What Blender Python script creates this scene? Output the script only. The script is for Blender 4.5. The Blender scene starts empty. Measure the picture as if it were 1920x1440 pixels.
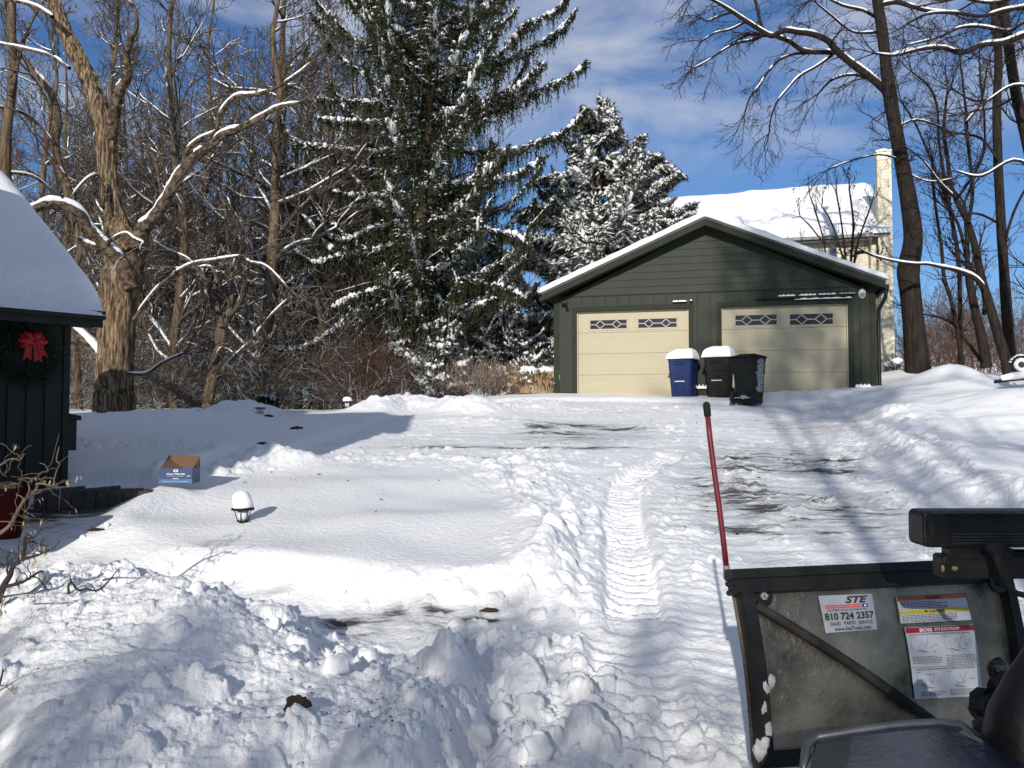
import bpy, math, random
import numpy as np
from mathutils import Vector, Matrix
R = math.radians
C = bpy.context.scene.collection
S = bpy.context.scene

# ------------------------------------------------------------------ camera, sky, sun, exposure
F = 1554.0
PITCH = math.atan(65 / F)
EYE = 1.75
cd = bpy.data.cameras.new("camera"); cam = bpy.data.objects.new("camera", cd); C.objects.link(cam)
cd.sensor_width = 36; cd.lens = 36 * F / 1920; cd.clip_end = 3000; cd.clip_start = 0.05
cam.location = (0, 0, EYE); cam.rotation_euler = (R(90) + PITCH, 0, 0)
S.camera = cam
SUN_EL, SUN_AZ = 20.0, 14.0      # the light travels towards +Y, 14 degrees to the right
sd = bpy.data.lights.new("sun", 'SUN'); sun = bpy.data.objects.new("sun", sd); C.objects.link(sun)
sd.energy = 4.6; sd.angle = R(0.55); sd.color = (1.0, 0.95, 0.88)
travel = Vector((math.sin(R(SUN_AZ)) * math.cos(R(SUN_EL)), math.cos(R(SUN_AZ)) * math.cos(R(SUN_EL)), -math.sin(R(SUN_EL))))
sun.rotation_euler = travel.to_track_quat('-Z', 'Y').to_euler()
W = bpy.data.worlds.new("World"); S.world = W; W.use_nodes = True
wn, wl = W.node_tree.nodes, W.node_tree.links; wn.clear()
wo = wn.new('ShaderNodeOutputWorld'); wb = wn.new('ShaderNodeBackground'); sk = wn.new('ShaderNodeTexSky')
sk.sky_type = 'NISHITA'; sk.sun_disc = False; sk.sun_elevation = R(SUN_EL); sk.sun_rotation = R(180 + SUN_AZ)
sk.air_density = 1.0; sk.dust_density = 0.1; sk.ozone_density = 3.0; sk.altitude = 300
tc = wn.new('ShaderNodeTexCoord')
mp = wn.new('ShaderNodeMapping'); mp.inputs['Scale'].default_value = (1.6, 1.0, 4.0); mp.inputs['Location'].default_value = (0.35, 0.2, 0.1)
wl.new(tc.outputs['Generated'], mp.inputs[0])
n1 = wn.new('ShaderNodeTexNoise'); n1.inputs['Scale'].default_value = 2.8; n1.inputs['Detail'].default_value = 7; n1.inputs['Roughness'].default_value = 0.55
n1.inputs['Distortion'].default_value = 0.5
wl.new(mp.outputs[0], n1.inputs['Vector'])
r1 = wn.new('ShaderNodeMapRange'); r1.inputs['From Min'].default_value = 0.38; r1.inputs['From Max'].default_value = 0.66
wl.new(n1.outputs['Fac'], r1.inputs['Value'])
sx = wn.new('ShaderNodeSeparateXYZ'); wl.new(tc.outputs['Generated'], sx.inputs[0])
r2 = wn.new('ShaderNodeMapRange'); r2.interpolation_type = 'SMOOTHSTEP'; r2.inputs['From Min'].default_value = 0.24; r2.inputs['From Max'].default_value = 0.34
wl.new(sx.outputs['Z'], r2.inputs['Value'])
mm = wn.new('ShaderNodeMath'); mm.operation = 'MULTIPLY'; wl.new(r1.outputs[0], mm.inputs[0]); wl.new(r2.outputs[0], mm.inputs[1])
m3 = wn.new('ShaderNodeMath'); m3.operation = 'MULTIPLY'; m3.inputs[1].default_value = 0.8; wl.new(mm.outputs[0], m3.inputs[0])
tint = wn.new('ShaderNodeMixRGB'); tint.blend_type = 'MULTIPLY'; tint.inputs[0].default_value = 1
tint.inputs[2].default_value = (0.66, 0.86, 1.12, 1); wl.new(sk.outputs[0], tint.inputs[1])
mx = wn.new('ShaderNodeMixRGB'); mx.inputs[2].default_value = (6.4, 6.8, 7.8, 1)
wl.new(m3.outputs[0], mx.inputs[0]); wl.new(tint.outputs[0], mx.inputs[1]); wl.new(mx.outputs[0], wb.inputs[0])
wb.inputs[1].default_value = 0.1; wl.new(wb.outputs[0], wo.inputs[0])
S.view_settings.view_transform = 'Standard'; S.view_settings.look = 'None'; S.view_settings.exposure = -0.10; S.view_settings.gamma = 1
S.render.engine = 'CYCLES'
S.cycles.max_bounces = 5; S.cycles.transparent_max_bounces = 6

# ------------------------------------------------------------------ helpers
def P(px, py, d):
    """a point of the place: the direction measured in the photo, at its real distance d"""
    u = (px - 960) / F; w = (720 - py) / F
    v = np.array([u, math.cos(PITCH) - w * math.sin(PITCH), math.sin(PITCH) + w * math.cos(PITCH)])
    v = v * d / v[1]; v[2] += EYE
    return v

def rotz(a): return np.array([[math.cos(a), -math.sin(a), 0], [math.sin(a), math.cos(a), 0], [0, 0, 1]])

class MB:
    def __init__(s): s.v = []; s.f = []; s.n = 0; s.m = []
    def add(s, v, f, mi=0):
        v = np.asarray(v, float).reshape(-1, 3); s.v.append(v)
        for q in f: s.f.append(tuple(int(i) + s.n for i in q)); s.m.append(mi)
        s.n += len(v)
    def box(s, a, b, mi=0, fn=None):
        (x0, y0, z0), (x1, y1, z1) = a, b
        v = np.array([(x0, y0, z0), (x1, y0, z0), (x1, y1, z0), (x0, y1, z0), (x0, y0, z1), (x1, y0, z1), (x1, y1, z1), (x0, y1, z1)], float)
        if fn is not None: v = np.array([fn(p) for p in v])
        s.add(v, [(0, 3, 2, 1), (4, 5, 6, 7), (0, 1, 5, 4), (1, 2, 6, 5), (2, 3, 7, 6), (3, 0, 4, 7)], mi)
    def prism(s, poly, d, mi=0):
        """poly: 3D loop; d: extrusion vector"""
        p = np.asarray(poly, float); d = np.asarray(d, float); k = len(p)
        s.add(np.vstack([p, p + d]), [tuple(range(k))[::-1], tuple(range(k, 2 * k))] + [(i, (i + 1) % k, (i + 1) % k + k, i + k) for i in range(k)], mi)
    def tube(s, pts, rad, sides=8, mi=0, cap=True, sq=1.0):
        pts = np.asarray(pts, float); k = len(pts); rad = np.broadcast_to(np.asarray(rad, float), (k,))
        t = np.gradient(pts, axis=0); t /= np.linalg.norm(t, axis=1)[:, None] + 1e-12
        up = np.array([0, 0, 1.0]) if abs(t[0, 2]) < 0.9 else np.array([1.0, 0, 0])
        a = np.cross(t, up); a /= np.linalg.norm(a, axis=1)[:, None] + 1e-9
        b = np.cross(a, t)
        an = np.arange(sides) * 2 * math.pi / sides
        ring = pts[:, None, :] + rad[:, None, None] * (np.cos(an)[None, :, None] * a[:, None, :] + sq * np.sin(an)[None, :, None] * b[:, None, :])
        v = ring.reshape(-1, 3); f = []
        for i in range(k - 1):
            for j in range(sides):
                j2 = (j + 1) % sides
                f.append((i * sides + j, i * sides + j2, (i + 1) * sides + j2, (i + 1) * sides + j))
        if cap: f.append(tuple(range(sides))[::-1]); f.append(tuple((k - 1) * sides + j for j in range(sides)))
        s.add(v, f, mi)
    def lathe(s, prof, c=(0, 0, 0), seg=20, mi=0, ax=None):
        an = np.arange(seg) * 2 * math.pi / seg; v = []; f = []
        for r, z in prof:
            for a in an: v.append((r * math.cos(a), r * math.sin(a), z))
        k = len(prof)
        for i in range(k - 1):
            for j in range(seg):
                j2 = (j + 1) % seg; f.append((i * seg + j, i * seg + j2, (i + 1) * seg + j2, (i + 1) * seg + j))
        f.append(tuple(range(seg))[::-1]); f.append(tuple((k - 1) * seg + j for j in range(seg)))
        v = np.array(v)
        if ax is not None: v = v @ np.array(ax).T
        s.add(v + np.array(c), f, mi)
    def blob(s, c, r, seed=0, mi=0, ns=10, nr=7, rough=0.2, fn=None, flat=None):
        """closed lumpy ellipsoid"""
        rg = np.random.RandomState(seed); v = []
        ph = rg.rand(8) * 6.28
        for i in range(nr + 1):
            th = math.pi * i / nr
            for j in range(ns):
                a = 2 * math.pi * j / ns
                k = 1 + rough * (0.5 * math.sin(2 * a + ph[0]) * math.sin(2 * th + ph[1]) + 0.4 * math.sin(3 * a + ph[2] + 3 * th) + 0.35 * math.sin(5 * a + ph[3]) * math.sin(4 * th + ph[4]))
                z = math.cos(th)
                if flat is not None and z < flat: z = flat
                v.append((c[0] + r[0] * k * math.sin(th) * math.cos(a), c[1] + r[1] * k * math.sin(th) * math.sin(a), c[2] + r[2] * k * z))
        v = np.array(v)
        if fn is not None: v = np.array([fn(q) for q in v])
        f = []
        for i in range(nr):
            for j in range(ns):
                j2 = (j + 1) % ns; f.append((i * ns + j, (i + 1) * ns + j, (i + 1) * ns + j2, i * ns + j2))
        s.add(v, f, mi)
    def build(s, name, mat, parent=None, smooth=False, bevel=0, seg=2):
        me = bpy.data.meshes.new(name)
        v = np.vstack(s.v)
        me.from_pydata(v.tolist(), [], s.f)
        for m in (mat if isinstance(mat, (list, tuple)) else [mat]): me.materials.append(m)
        if any(s.m): me.polygons.foreach_set('material_index', s.m)
        if smooth: me.polygons.foreach_set('use_smooth', [True] * len(me.polygons))
        me.update()
        o = bpy.data.objects.new(name, me); C.objects.link(o)
        if parent is not None: o.parent = parent
        if bevel:
            b = o.modifiers.new('bevel', 'BEVEL'); b.width = bevel; b.segments = seg; b.limit_method = 'ANGLE'; b.angle_limit = R(40)
        return o

def fastmesh(name, v, f, mats, parent=None, smooth=False, mi=None):
    """v (N,3), f (M,3|4) numpy"""
    me = bpy.data.meshes.new(name); k = f.shape[1]
    me.vertices.add(len(v)); me.vertices.foreach_set('co', np.ascontiguousarray(v, np.float32).ravel())
    me.loops.add(f.size); me.loops.foreach_set('vertex_index', np.ascontiguousarray(f, np.int32).ravel())
    me.polygons.add(len(f)); me.polygons.foreach_set('loop_start', np.arange(0, f.size, k, dtype=np.int32))
    me.polygons.foreach_set('loop_total', np.full(len(f), k, np.int32))
    if smooth: me.polygons.foreach_set('use_smooth', np.ones(len(f), bool))
    for m in (mats if isinstance(mats, (list, tuple)) else [mats]): me.materials.append(m)
    if mi is not None: me.polygons.foreach_set('material_index', mi.astype(np.int32))
    me.update(calc_edges=True)
    o = bpy.data.objects.new(name, me); C.objects.link(o)
    if parent is not None: o.parent = parent
    return o

def empty(name, loc=(0, 0, 0), rz=0.0, label=None, cat=None, group=None):
    o = bpy.data.objects.new(name, None); C.objects.link(o); o.location = tuple(loc); o.rotation_euler = (0, 0, rz)
    o.empty_display_size = 0.1
    tag(o, label, cat, group); return o
def tag(o, label=None, cat=None, group=None, kind=None):
    if label: o['label'] = label
    if cat: o['category'] = cat
    if group: o['group'] = group
    if kind: o['kind'] = kind
    return o

# ------------------------------------------------------------------ materials
def mat(name, col, rough=0.7, metal=0.0, spec=0.5, nscale=0, namt=0.0, col2=None, bump=0.0, bscale=40, coords='Object', stretch=(1, 1, 1), detail=5, coat=0, lo=0.35, hi=0.65):
    m = bpy.data.materials.new(name); m.use_nodes = True; N, L = m.node_tree.nodes, m.node_tree.links
    b = N['Principled BSDF']; b.inputs['Roughness'].default_value = rough; b.inputs['Metallic'].default_value = metal
    b.inputs['Specular IOR Level'].default_value = spec; b.inputs['Coat Weight'].default_value = coat
    b.inputs['Base Color'].default_value = (*col, 1)
    if nscale or bump:
        t = N.new('ShaderNodeTexCoord'); mpn = N.new('ShaderNodeMapping'); mpn.inputs['Scale'].default_value = stretch
        L.new(t.outputs[coords], mpn.inputs[0])
    if nscale:
        n = N.new('ShaderNodeTexNoise'); n.inputs['Scale'].default_value = nscale; n.inputs['Detail'].default_value = detail; n.inputs['Roughness'].default_value = 0.6
        L.new(mpn.outputs[0], n.inputs['Vector'])
        r = N.new('ShaderNodeMapRange'); r.inputs['From Min'].default_value = lo; r.inputs['From Max'].default_value = hi
        L.new(n.outputs['Fac'], r.inputs['Value'])
        x = N.new('ShaderNodeMixRGB'); x.inputs[1].default_value = (*col, 1)
        x.inputs[2].default_value = (*(col2 if col2 else tuple(c * (1 - namt) for c in col)), 1)
        L.new(r.outputs[0], x.inputs[0]); L.new(x.outputs[0], b.inputs['Base Color'])
    if bump:
        n2 = N.new('ShaderNodeTexNoise'); n2.inputs['Scale'].default_value = bscale; n2.inputs['Detail'].default_value = 6; n2.inputs['Roughness'].default_value = 0.65
        L.new(mpn.outputs[0], n2.inputs['Vector'])
        bp = N.new('ShaderNodeBump'); bp.inputs['Strength'].default_value = 1.0; bp.inputs['Distance'].default_value = bump
        L.new(n2.outputs['Fac'], bp.inputs['Height']); L.new(bp.outputs[0], b.inputs['Normal'])
    return m

def snowcap(m, thr=0.45, amount=1.0, nscale=6.0, dir=(0, 0, 1), soft=0.12):
    """snow lying where the surface faces up (world normal), broken by noise"""
    N, L = m.node_tree.nodes, m.node_tree.links; b = N['Principled BSDF']
    g = N.new('ShaderNodeNewGeometry'); d = N.new('ShaderNodeVectorMath'); d.operation = 'DOT_PRODUCT'
    dv = Vector(dir).normalized(); d.inputs[1].default_value = dv; L.new(g.outputs['Normal'], d.inputs[0])
    n = N.new('ShaderNodeTexNoise'); n.inputs['Scale'].default_value = nscale; n.inputs['Detail'].default_value = 4; L.new(g.outputs['Position'], n.inputs['Vector'])
    k = N.new('ShaderNodeMath'); k.operation = 'MULTIPLY_ADD'; k.inputs[1].default_value = 1.3; k.inputs[2].default_value = -0.65; L.new(n.outputs['Fac'], k.inputs[0])
    a = N.new('ShaderNodeMath'); a.operation = 'ADD'; L.new(d.outputs['Value'], a.inputs[0]); L.new(k.outputs[0], a.inputs[1])
    r = N.new('ShaderNodeMapRange'); r.inputs['From Min'].default_value = thr; r.inputs['From Max'].default_value = thr + soft; r.inputs['To Max'].default_value = amount
    L.new(a.outputs[0], r.inputs['Value'])
    x = N.new('ShaderNodeMixRGB'); x.inputs[2].default_value = (0.87, 0.87, 0.87, 1)
    bc = b.inputs['Base Color']
    if bc.is_linked: L.new(bc.links[0].from_socket, x.inputs[1])
    else: x.inputs[1].default_value = bc.default_value
    L.new(r.outputs[0], x.inputs[0]); L.new(x.outputs[0], bc)
    return m

SNOWC = (0.89, 0.885, 0.88)
m_snow = mat('snow', SNOWC, 0.75, spec=0.25, bump=0.012, bscale=14)
m_snowfine = mat('snow_soft', SNOWC, 0.8, spec=0.2, bump=0.02, bscale=9)
m_bark = mat('bark_brown', (0.20, 0.145, 0.095), 0.95, nscale=5, col2=(0.07, 0.048, 0.03), bump=0.05, bscale=7, stretch=(3, 3, 0.35), spec=0.1)
m_barkbig = mat('bark_furrowed', (0.40, 0.29, 0.18), 0.95, nscale=7, col2=(0.075, 0.05, 0.03), bump=0.10, bscale=7, stretch=(3.2, 3.2, 0.33), spec=0.1, lo=0.38, hi=0.58)
snowcap(m_barkbig, 0.72, nscale=5)
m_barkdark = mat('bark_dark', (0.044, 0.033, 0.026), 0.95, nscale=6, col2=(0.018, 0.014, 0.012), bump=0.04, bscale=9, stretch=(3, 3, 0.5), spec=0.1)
m_limb = snowcap(mat('bark_limb', (0.19, 0.14, 0.095), 0.95, nscale=11, col2=(0.045, 0.032, 0.022), bump=0.05, bscale=14, spec=0.05, lo=.4, hi=.6), 0.62)
m_twig = snowcap(mat('twig_brown', (0.115, 0.088, 0.062), 0.95, spec=0.1, nscale=1.5, col2=(0.055, 0.045, 0.037)), 0.55, nscale=3)
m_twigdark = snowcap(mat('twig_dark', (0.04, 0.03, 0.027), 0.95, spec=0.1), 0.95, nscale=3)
m_twigred = snowcap(mat('twig_red', (0.13, 0.062, 0.04), 0.9, spec=0.1, nscale=2, col2=(0.09, 0.05, 0.035)), 0.8, nscale=4)
m_needle = mat('spruce_needles', (0.022, 0.030, 0.014), 0.85, nscale=1.2, col2=(0.046, 0.048, 0.022), spec=0.08)
m_needle2 = mat('fir_needles', (0.036, 0.046, 0.036), 0.85, nscale=1.5, col2=(0.045, 0.052, 0.03), spec=0.08)
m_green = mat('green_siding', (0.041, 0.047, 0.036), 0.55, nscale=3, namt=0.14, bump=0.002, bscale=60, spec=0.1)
m_greentrim = mat('green_trim', (0.034, 0.038, 0.028), 0.75, nscale=4, namt=0.1, spec=0.08)
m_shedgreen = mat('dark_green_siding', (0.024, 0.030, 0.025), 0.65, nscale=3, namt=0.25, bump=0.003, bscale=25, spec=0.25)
m_tan = mat('tan_door', (0.43, 0.375, 0.25), 0.5, nscale=2, namt=0.05, bump=0.0015, bscale=90, stretch=(0.2, 1, 1), spec=0.3)
m_tantrim = mat('tan_trim', (0.42, 0.36, 0.25), 0.5)
m_glassdark = mat('dark_glass', (0.02, 0.018, 0.022), 0.12, spec=0.6)
m_cream = mat('cream_siding', (0.62, 0.56, 0.41), 0.6, nscale=2, namt=0.08)
m_creamtrim = mat('cream_trim', (0.72, 0.66, 0.5), 0.6)
m_grey = mat('grey_fascia', (0.22, 0.21, 0.2), 0.6)
m_blue = mat('blue_plastic', (0.012, 0.028, 0.11), 0.5, nscale=5, namt=0.15, spec=0.35)
m_blackp = mat('black_plastic', (0.010, 0.012, 0.011), 0.6, nscale=5, col2=(0.016, 0.017, 0.016), spec=0.15)
m_blackdusty = mat('black_dusty_plastic', (0.028, 0.029, 0.024), 0.75, nscale=7, col2=(0.016, 0.018, 0.017), spec=0.12)
m_rubber = mat('rubber', (0.012, 0.012, 0.012), 0.8, spec=0.25)
m_black = mat('black_paint', (0.006, 0.007, 0.008), 0.45, nscale=9, col2=(0.014, 0.014, 0.013), bump=0.002, bscale=50, spec=0.25)
m_white = mat('white_plastic', (0.7, 0.7, 0.68), 0.5)
m_red = mat('red_rod', (0.16, 0.010, 0.018), 0.5, nscale=9, namt=0.25)
m_ribbon = mat('red_ribbon', (0.38, 0.005, 0.008), 0.6)
m_wreath = mat('wreath_green', (0.010, 0.022, 0.012), 0.8)
m_pot = mat('dark_red_pot_shade_tone', (0.014, 0.0015, 0.002), 0.85, spec=.05)  # base colour lowered to stand in for the shade over the pot
m_card = mat('cardboard', (0.17, 0.10, 0.055), 0.85, nscale=8, namt=0.2)
m_boxblue = mat('blue_print', (0.012, 0.045, 0.14), 0.5, nscale=6, namt=0.15)
m_boxcyan = mat('light_blue_print', (0.035, 0.13, 0.26), 0.5)
m_print = mat('white_print', (0.75, 0.77, 0.8), 0.6)
m_stone = mat('grey_stone', (0.07, 0.062, 0.05), 0.9, nscale=6, col2=(0.03, 0.028, 0.024), bump=0.02, bscale=10)
m_block = mat('foundation_block', (0.25, 0.24, 0.23), 0.9, nscale=5, namt=0.3)
m_reed = mat('dry_grass', (0.50, 0.37, 0.22), 0.9, nscale=3, col2=(0.30, 0.2, 0.11))
m_leaf = mat('dead_leaf', (0.07, 0.042, 0.022), 0.8, nscale=9, namt=0.5)
m_hazel = mat('hazel_bark', (0.20, 0.15, 0.10), 0.8, nscale=8, col2=(0.09, 0.065, 0.045))
m_hazeldark = mat('hazel_bark_dark', (0.035, 0.027, 0.022), 0.8)
m_dirt = mat('dirt', (0.05, 0.035, 0.02), 0.95, nscale=10, namt=0.5)
m_tub = mat('grey_green_tub', (0.22, 0.26, 0.25), 0.6)
m_lampglass = mat('clear_glass', (0.75, 0.77, 0.8), 0.15, spec=0.6)

# ------------------------------------------------------------------ noise
def _h(ix, iy, s):
    h = (ix.astype(np.int64) * 374761393 + iy.astype(np.int64) * 668265263 + s * 974711) & 0xffffffff
    h = ((h ^ (h >> 13)) * 1274126177) & 0xffffffff
    return (h ^ (h >> 16)) & 0xffffffff
def perlin(x, y, s=0):
    ix = np.floor(x); iy = np.floor(y); fx = x - ix; fy = y - iy
    u = fx * fx * fx * (fx * (fx * 6 - 15) + 10); v = fy * fy * fy * (fy * (fy * 6 - 15) + 10)
    def g(dx, dy):
        a = _h(ix + dx, iy + dy, s) / 4294967296.0 * 2 * np.pi
        return np.cos(a) * (fx - dx) + np.sin(a) * (fy - dy)
    n0 = g(0, 0) * (1 - u) + g(1, 0) * u; n1_ = g(0, 1) * (1 - u) + g(1, 1) * u
    return (n0 * (1 - v) + n1_ * v) * 1.5
def fbm(x, y, s=0, o=4, gain=0.5):
    r = 0; a = 1; t = 0
    for i in range(o): r = r + a * perlin(x * 2 ** i + 17.3 * i, y * 2 ** i - 9.1 * i, s + i * 7); t += a; a *= gain
    return r / t
CM = [None]      # where lumps are wanted at all
def clods(x, y, cell, s, dens=0.6, squash=0.8, m=None):
    if m is not None and x.size > 1000:
        k = m > .003; r = np.zeros_like(x)
        if k.any(): r[k] = clods(x[k], y[k], cell, s, dens, squash)
        return r
    gx = x / cell; gy = y / cell; ix = np.floor(gx); iy = np.floor(gy); best = np.zeros_like(x)
    for dx in (-1, 0, 1):
        for dy in (-1, 0, 1):
            cx, cy = ix + dx, iy + dy
            h1 = _h(cx, cy, s) / 4294967296.0; h2 = _h(cx, cy, s + 11) / 4294967296.0; h3 = _h(cx, cy, s + 23) / 4294967296.0; h4 = _h(cx, cy, s + 31) / 4294967296.0
            ex = gx - (cx + 0.2 + 0.6 * h1); ey = gy - (cy + 0.2 + 0.6 * h2)
            an = h4 * 12.0; ca, sa = np.cos(an), np.sin(an)
            qx = (ex * ca + ey * sa) * (1 + 0.5 * h2); qy = (-ex * sa + ey * ca)
            r = np.where(h4 < dens, 0.2 + 0.42 * h3 * h3, 0.0)
            # somewhat boxy lumps
            dd = (np.abs(qx) ** 3.4 + np.abs(qy) ** 3.4) ** (1 / 1.7)
            hh = np.minimum(np.sqrt(np.maximum(r * r - dd, 0)), r * (.62 + .35 * h1)) * squash
            best = np.maximum(best, hh * (1 + .75 * (h2 - .5 + (.7 * np.cos(h1 * 40)) * ex / (r + .05) + (.7 * np.sin(h1 * 40)) * ey / (r + .05))))
    return best * cell
def sstep(a, b, x):
    t = np.clip((x - a) / (b - a), 0, 1); return t * t * (3 - 2 * t)

# ------------------------------------------------------------------ ground shape
GD = np.array([-80, 0, 3, 5, 8, 10, 13, 16, 18, 21, 25, 35, 60, 120, 600.])
GZC = np.array([-2.5, 0, .05, .3, .7, .97, 1.37, 1.73, 2.0, 2.30, 2.42, 2.7, 2.9, 3.0, 3.])
GZL = np.array([-2.5, 0, .05, .3, .7, .97, 1.37, 1.68, 1.80, 1.90, 1.95, 2.0, 2.0, 2.0, 2.])
GZR = np.array([-2.5, 0, .05, .32, .75, 1.04, 1.47, 1.92, 2.3, 2.78, 3.05, 3.4, 5.0, 11.5, 12.])
def zbase(x, y):
    zc = np.interp(y, GD, GZC); zl = np.interp(y, GD, GZL); zr = np.interp(y, GD, GZR)
    wl_ = sstep(1.0, -5.0, x); wr_ = sstep(5.5, 10.0, x)
    return zc + (zl - zc) * wl_ + (zr - zc) * wr_
import functools
@functools.lru_cache(None)
def _G(px, py, lift):
    """where the line of sight meets the smooth ground"""
    ds = np.linspace(2, 60, 3000); u = (px - 960) / F; k = P(px, py, 1.0)[2] - EYE
    z = EYE + k * ds; zg = zbase(u * ds / (math.cos(PITCH) - (720 - py) / F * math.sin(PITCH)), ds) + lift
    i = np.argmax(z < zg)
    return P(px, py, ds[i])
def G(px, py, lift=0.0): return _G(float(px), float(py), float(lift)).copy()
def poly_px(pts, lift=0.0): return np.array([G(a, b, lift)[:2] for a, b in pts])
def inside(x, y, poly):
    r = np.zeros(x.shape, bool); n = len(poly)
    for i in range(n):
        x1, y1 = poly[i]; x2, y2 = poly[(i + 1) % n]
        c = ((y1 > y) != (y2 > y)); 
        if y1 != y2: r ^= c & (x < (x2 - x1) * (y - y1) / (y2 - y1) + x1)
    return r
def segdist(x, y, pts):
    best = np.full(x.shape, 1e9); tt = np.zeros(x.shape); acc = 0.0; side = np.zeros(x.shape)
    for i in range(len(pts) - 1):
        a = np.array(pts[i]); b = np.array(pts[i + 1]); ab = b - a; L_ = np.hypot(*ab)
        t = np.clip(((x - a[0]) * ab[0] + (y - a[1]) * ab[1]) / L_ ** 2, 0, 1)
        dx = x - a[0] - t * ab[0]; dy = y - a[1] - t * ab[1]; d = np.hypot(dx, dy)
        m = d < best; best = np.where(m, d, best); tt = np.where(m, acc + t * L_, tt)
        side = np.where(m, np.sign(ab[0] * dy - ab[1] * dx), side); acc += L_
    return best, tt, side
def polymask(x, y, poly, soft):
    """1 inside, falling to 0 across soft metres outwards"""
    ins = inside(x, y, poly); d, _, _ = segdist(x, y, list(map(tuple, poly)) + [tuple(poly[0])])
    return np.where(ins, 1.0, sstep(soft, 0, d)), np.where(ins, -d, d)

ISLAND = poly_px([(175, 1040), (340, 1092), (600, 1128), (860, 1138), (1060, 1128), (1065, 1060), (1020, 1000), (985, 940), (935, 893), (720, 880), (520, 888), (395, 915), (300, 925), (250, 960)], 0.0)
FMOUND = poly_px([(-250, 1120), (60, 1120), (200, 1100), (330, 1130), (480, 1160), (600, 1195), (700, 1270), (800, 1250), (870, 1300), (890, 1600), (-250, 1900)], 0.0)
LUMPS = poly_px([(860, 1215), (960, 1200), (1080, 1225), (1150, 1300), (1180, 1450), (1150, 1800), (850, 1800)])
RBANK = poly_px([(1655, 762), (1695, 800), (1735, 850), (1770, 900), (1850, 960), (1990, 1010), (2600, 1200), (3000, 800), (2400, 740), (1700, 745)])
WALK = poly_px([(-200, 965), (60, 945), (240, 955), (320, 968), (230, 1000), (150, 1040), (60, 1085), (-200, 1100)])
DRIVE = poly_px([(900, 1800), (905, 1300), (700, 1190), (560, 1150), (420, 1120), (300, 1085), (700, 1145), (1080, 1145), (1105, 1000), (1060, 900), (930, 878), (620, 868), (560, 850), (700, 800), (760, 775), (860, 760), (1040, 752), (1650, 752), (1700, 800), (1740, 860), (1800, 930), (1990, 1020), (2300, 1200), (2600, 1800)])
TRACK = poly_px([(1262, 850), (1218, 880), (1172, 905), (1168, 960), (1176, 1040), (1185, 1110), (1190, 1180)])
TRACK2 = poly_px([(1640, 770), (1625, 790), (1590, 850), (1560, 900)])
TRACK3 = poly_px([(1340, 1600), (1330, 1400), (1310, 1250), (1290, 1100), (1290, 1000), (1330, 900), (1420, 830), (1460, 790)])
TRACK4 = poly_px([(1175, 1200), (1190, 1300), (1220, 1450), (1250, 1700)])

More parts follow.
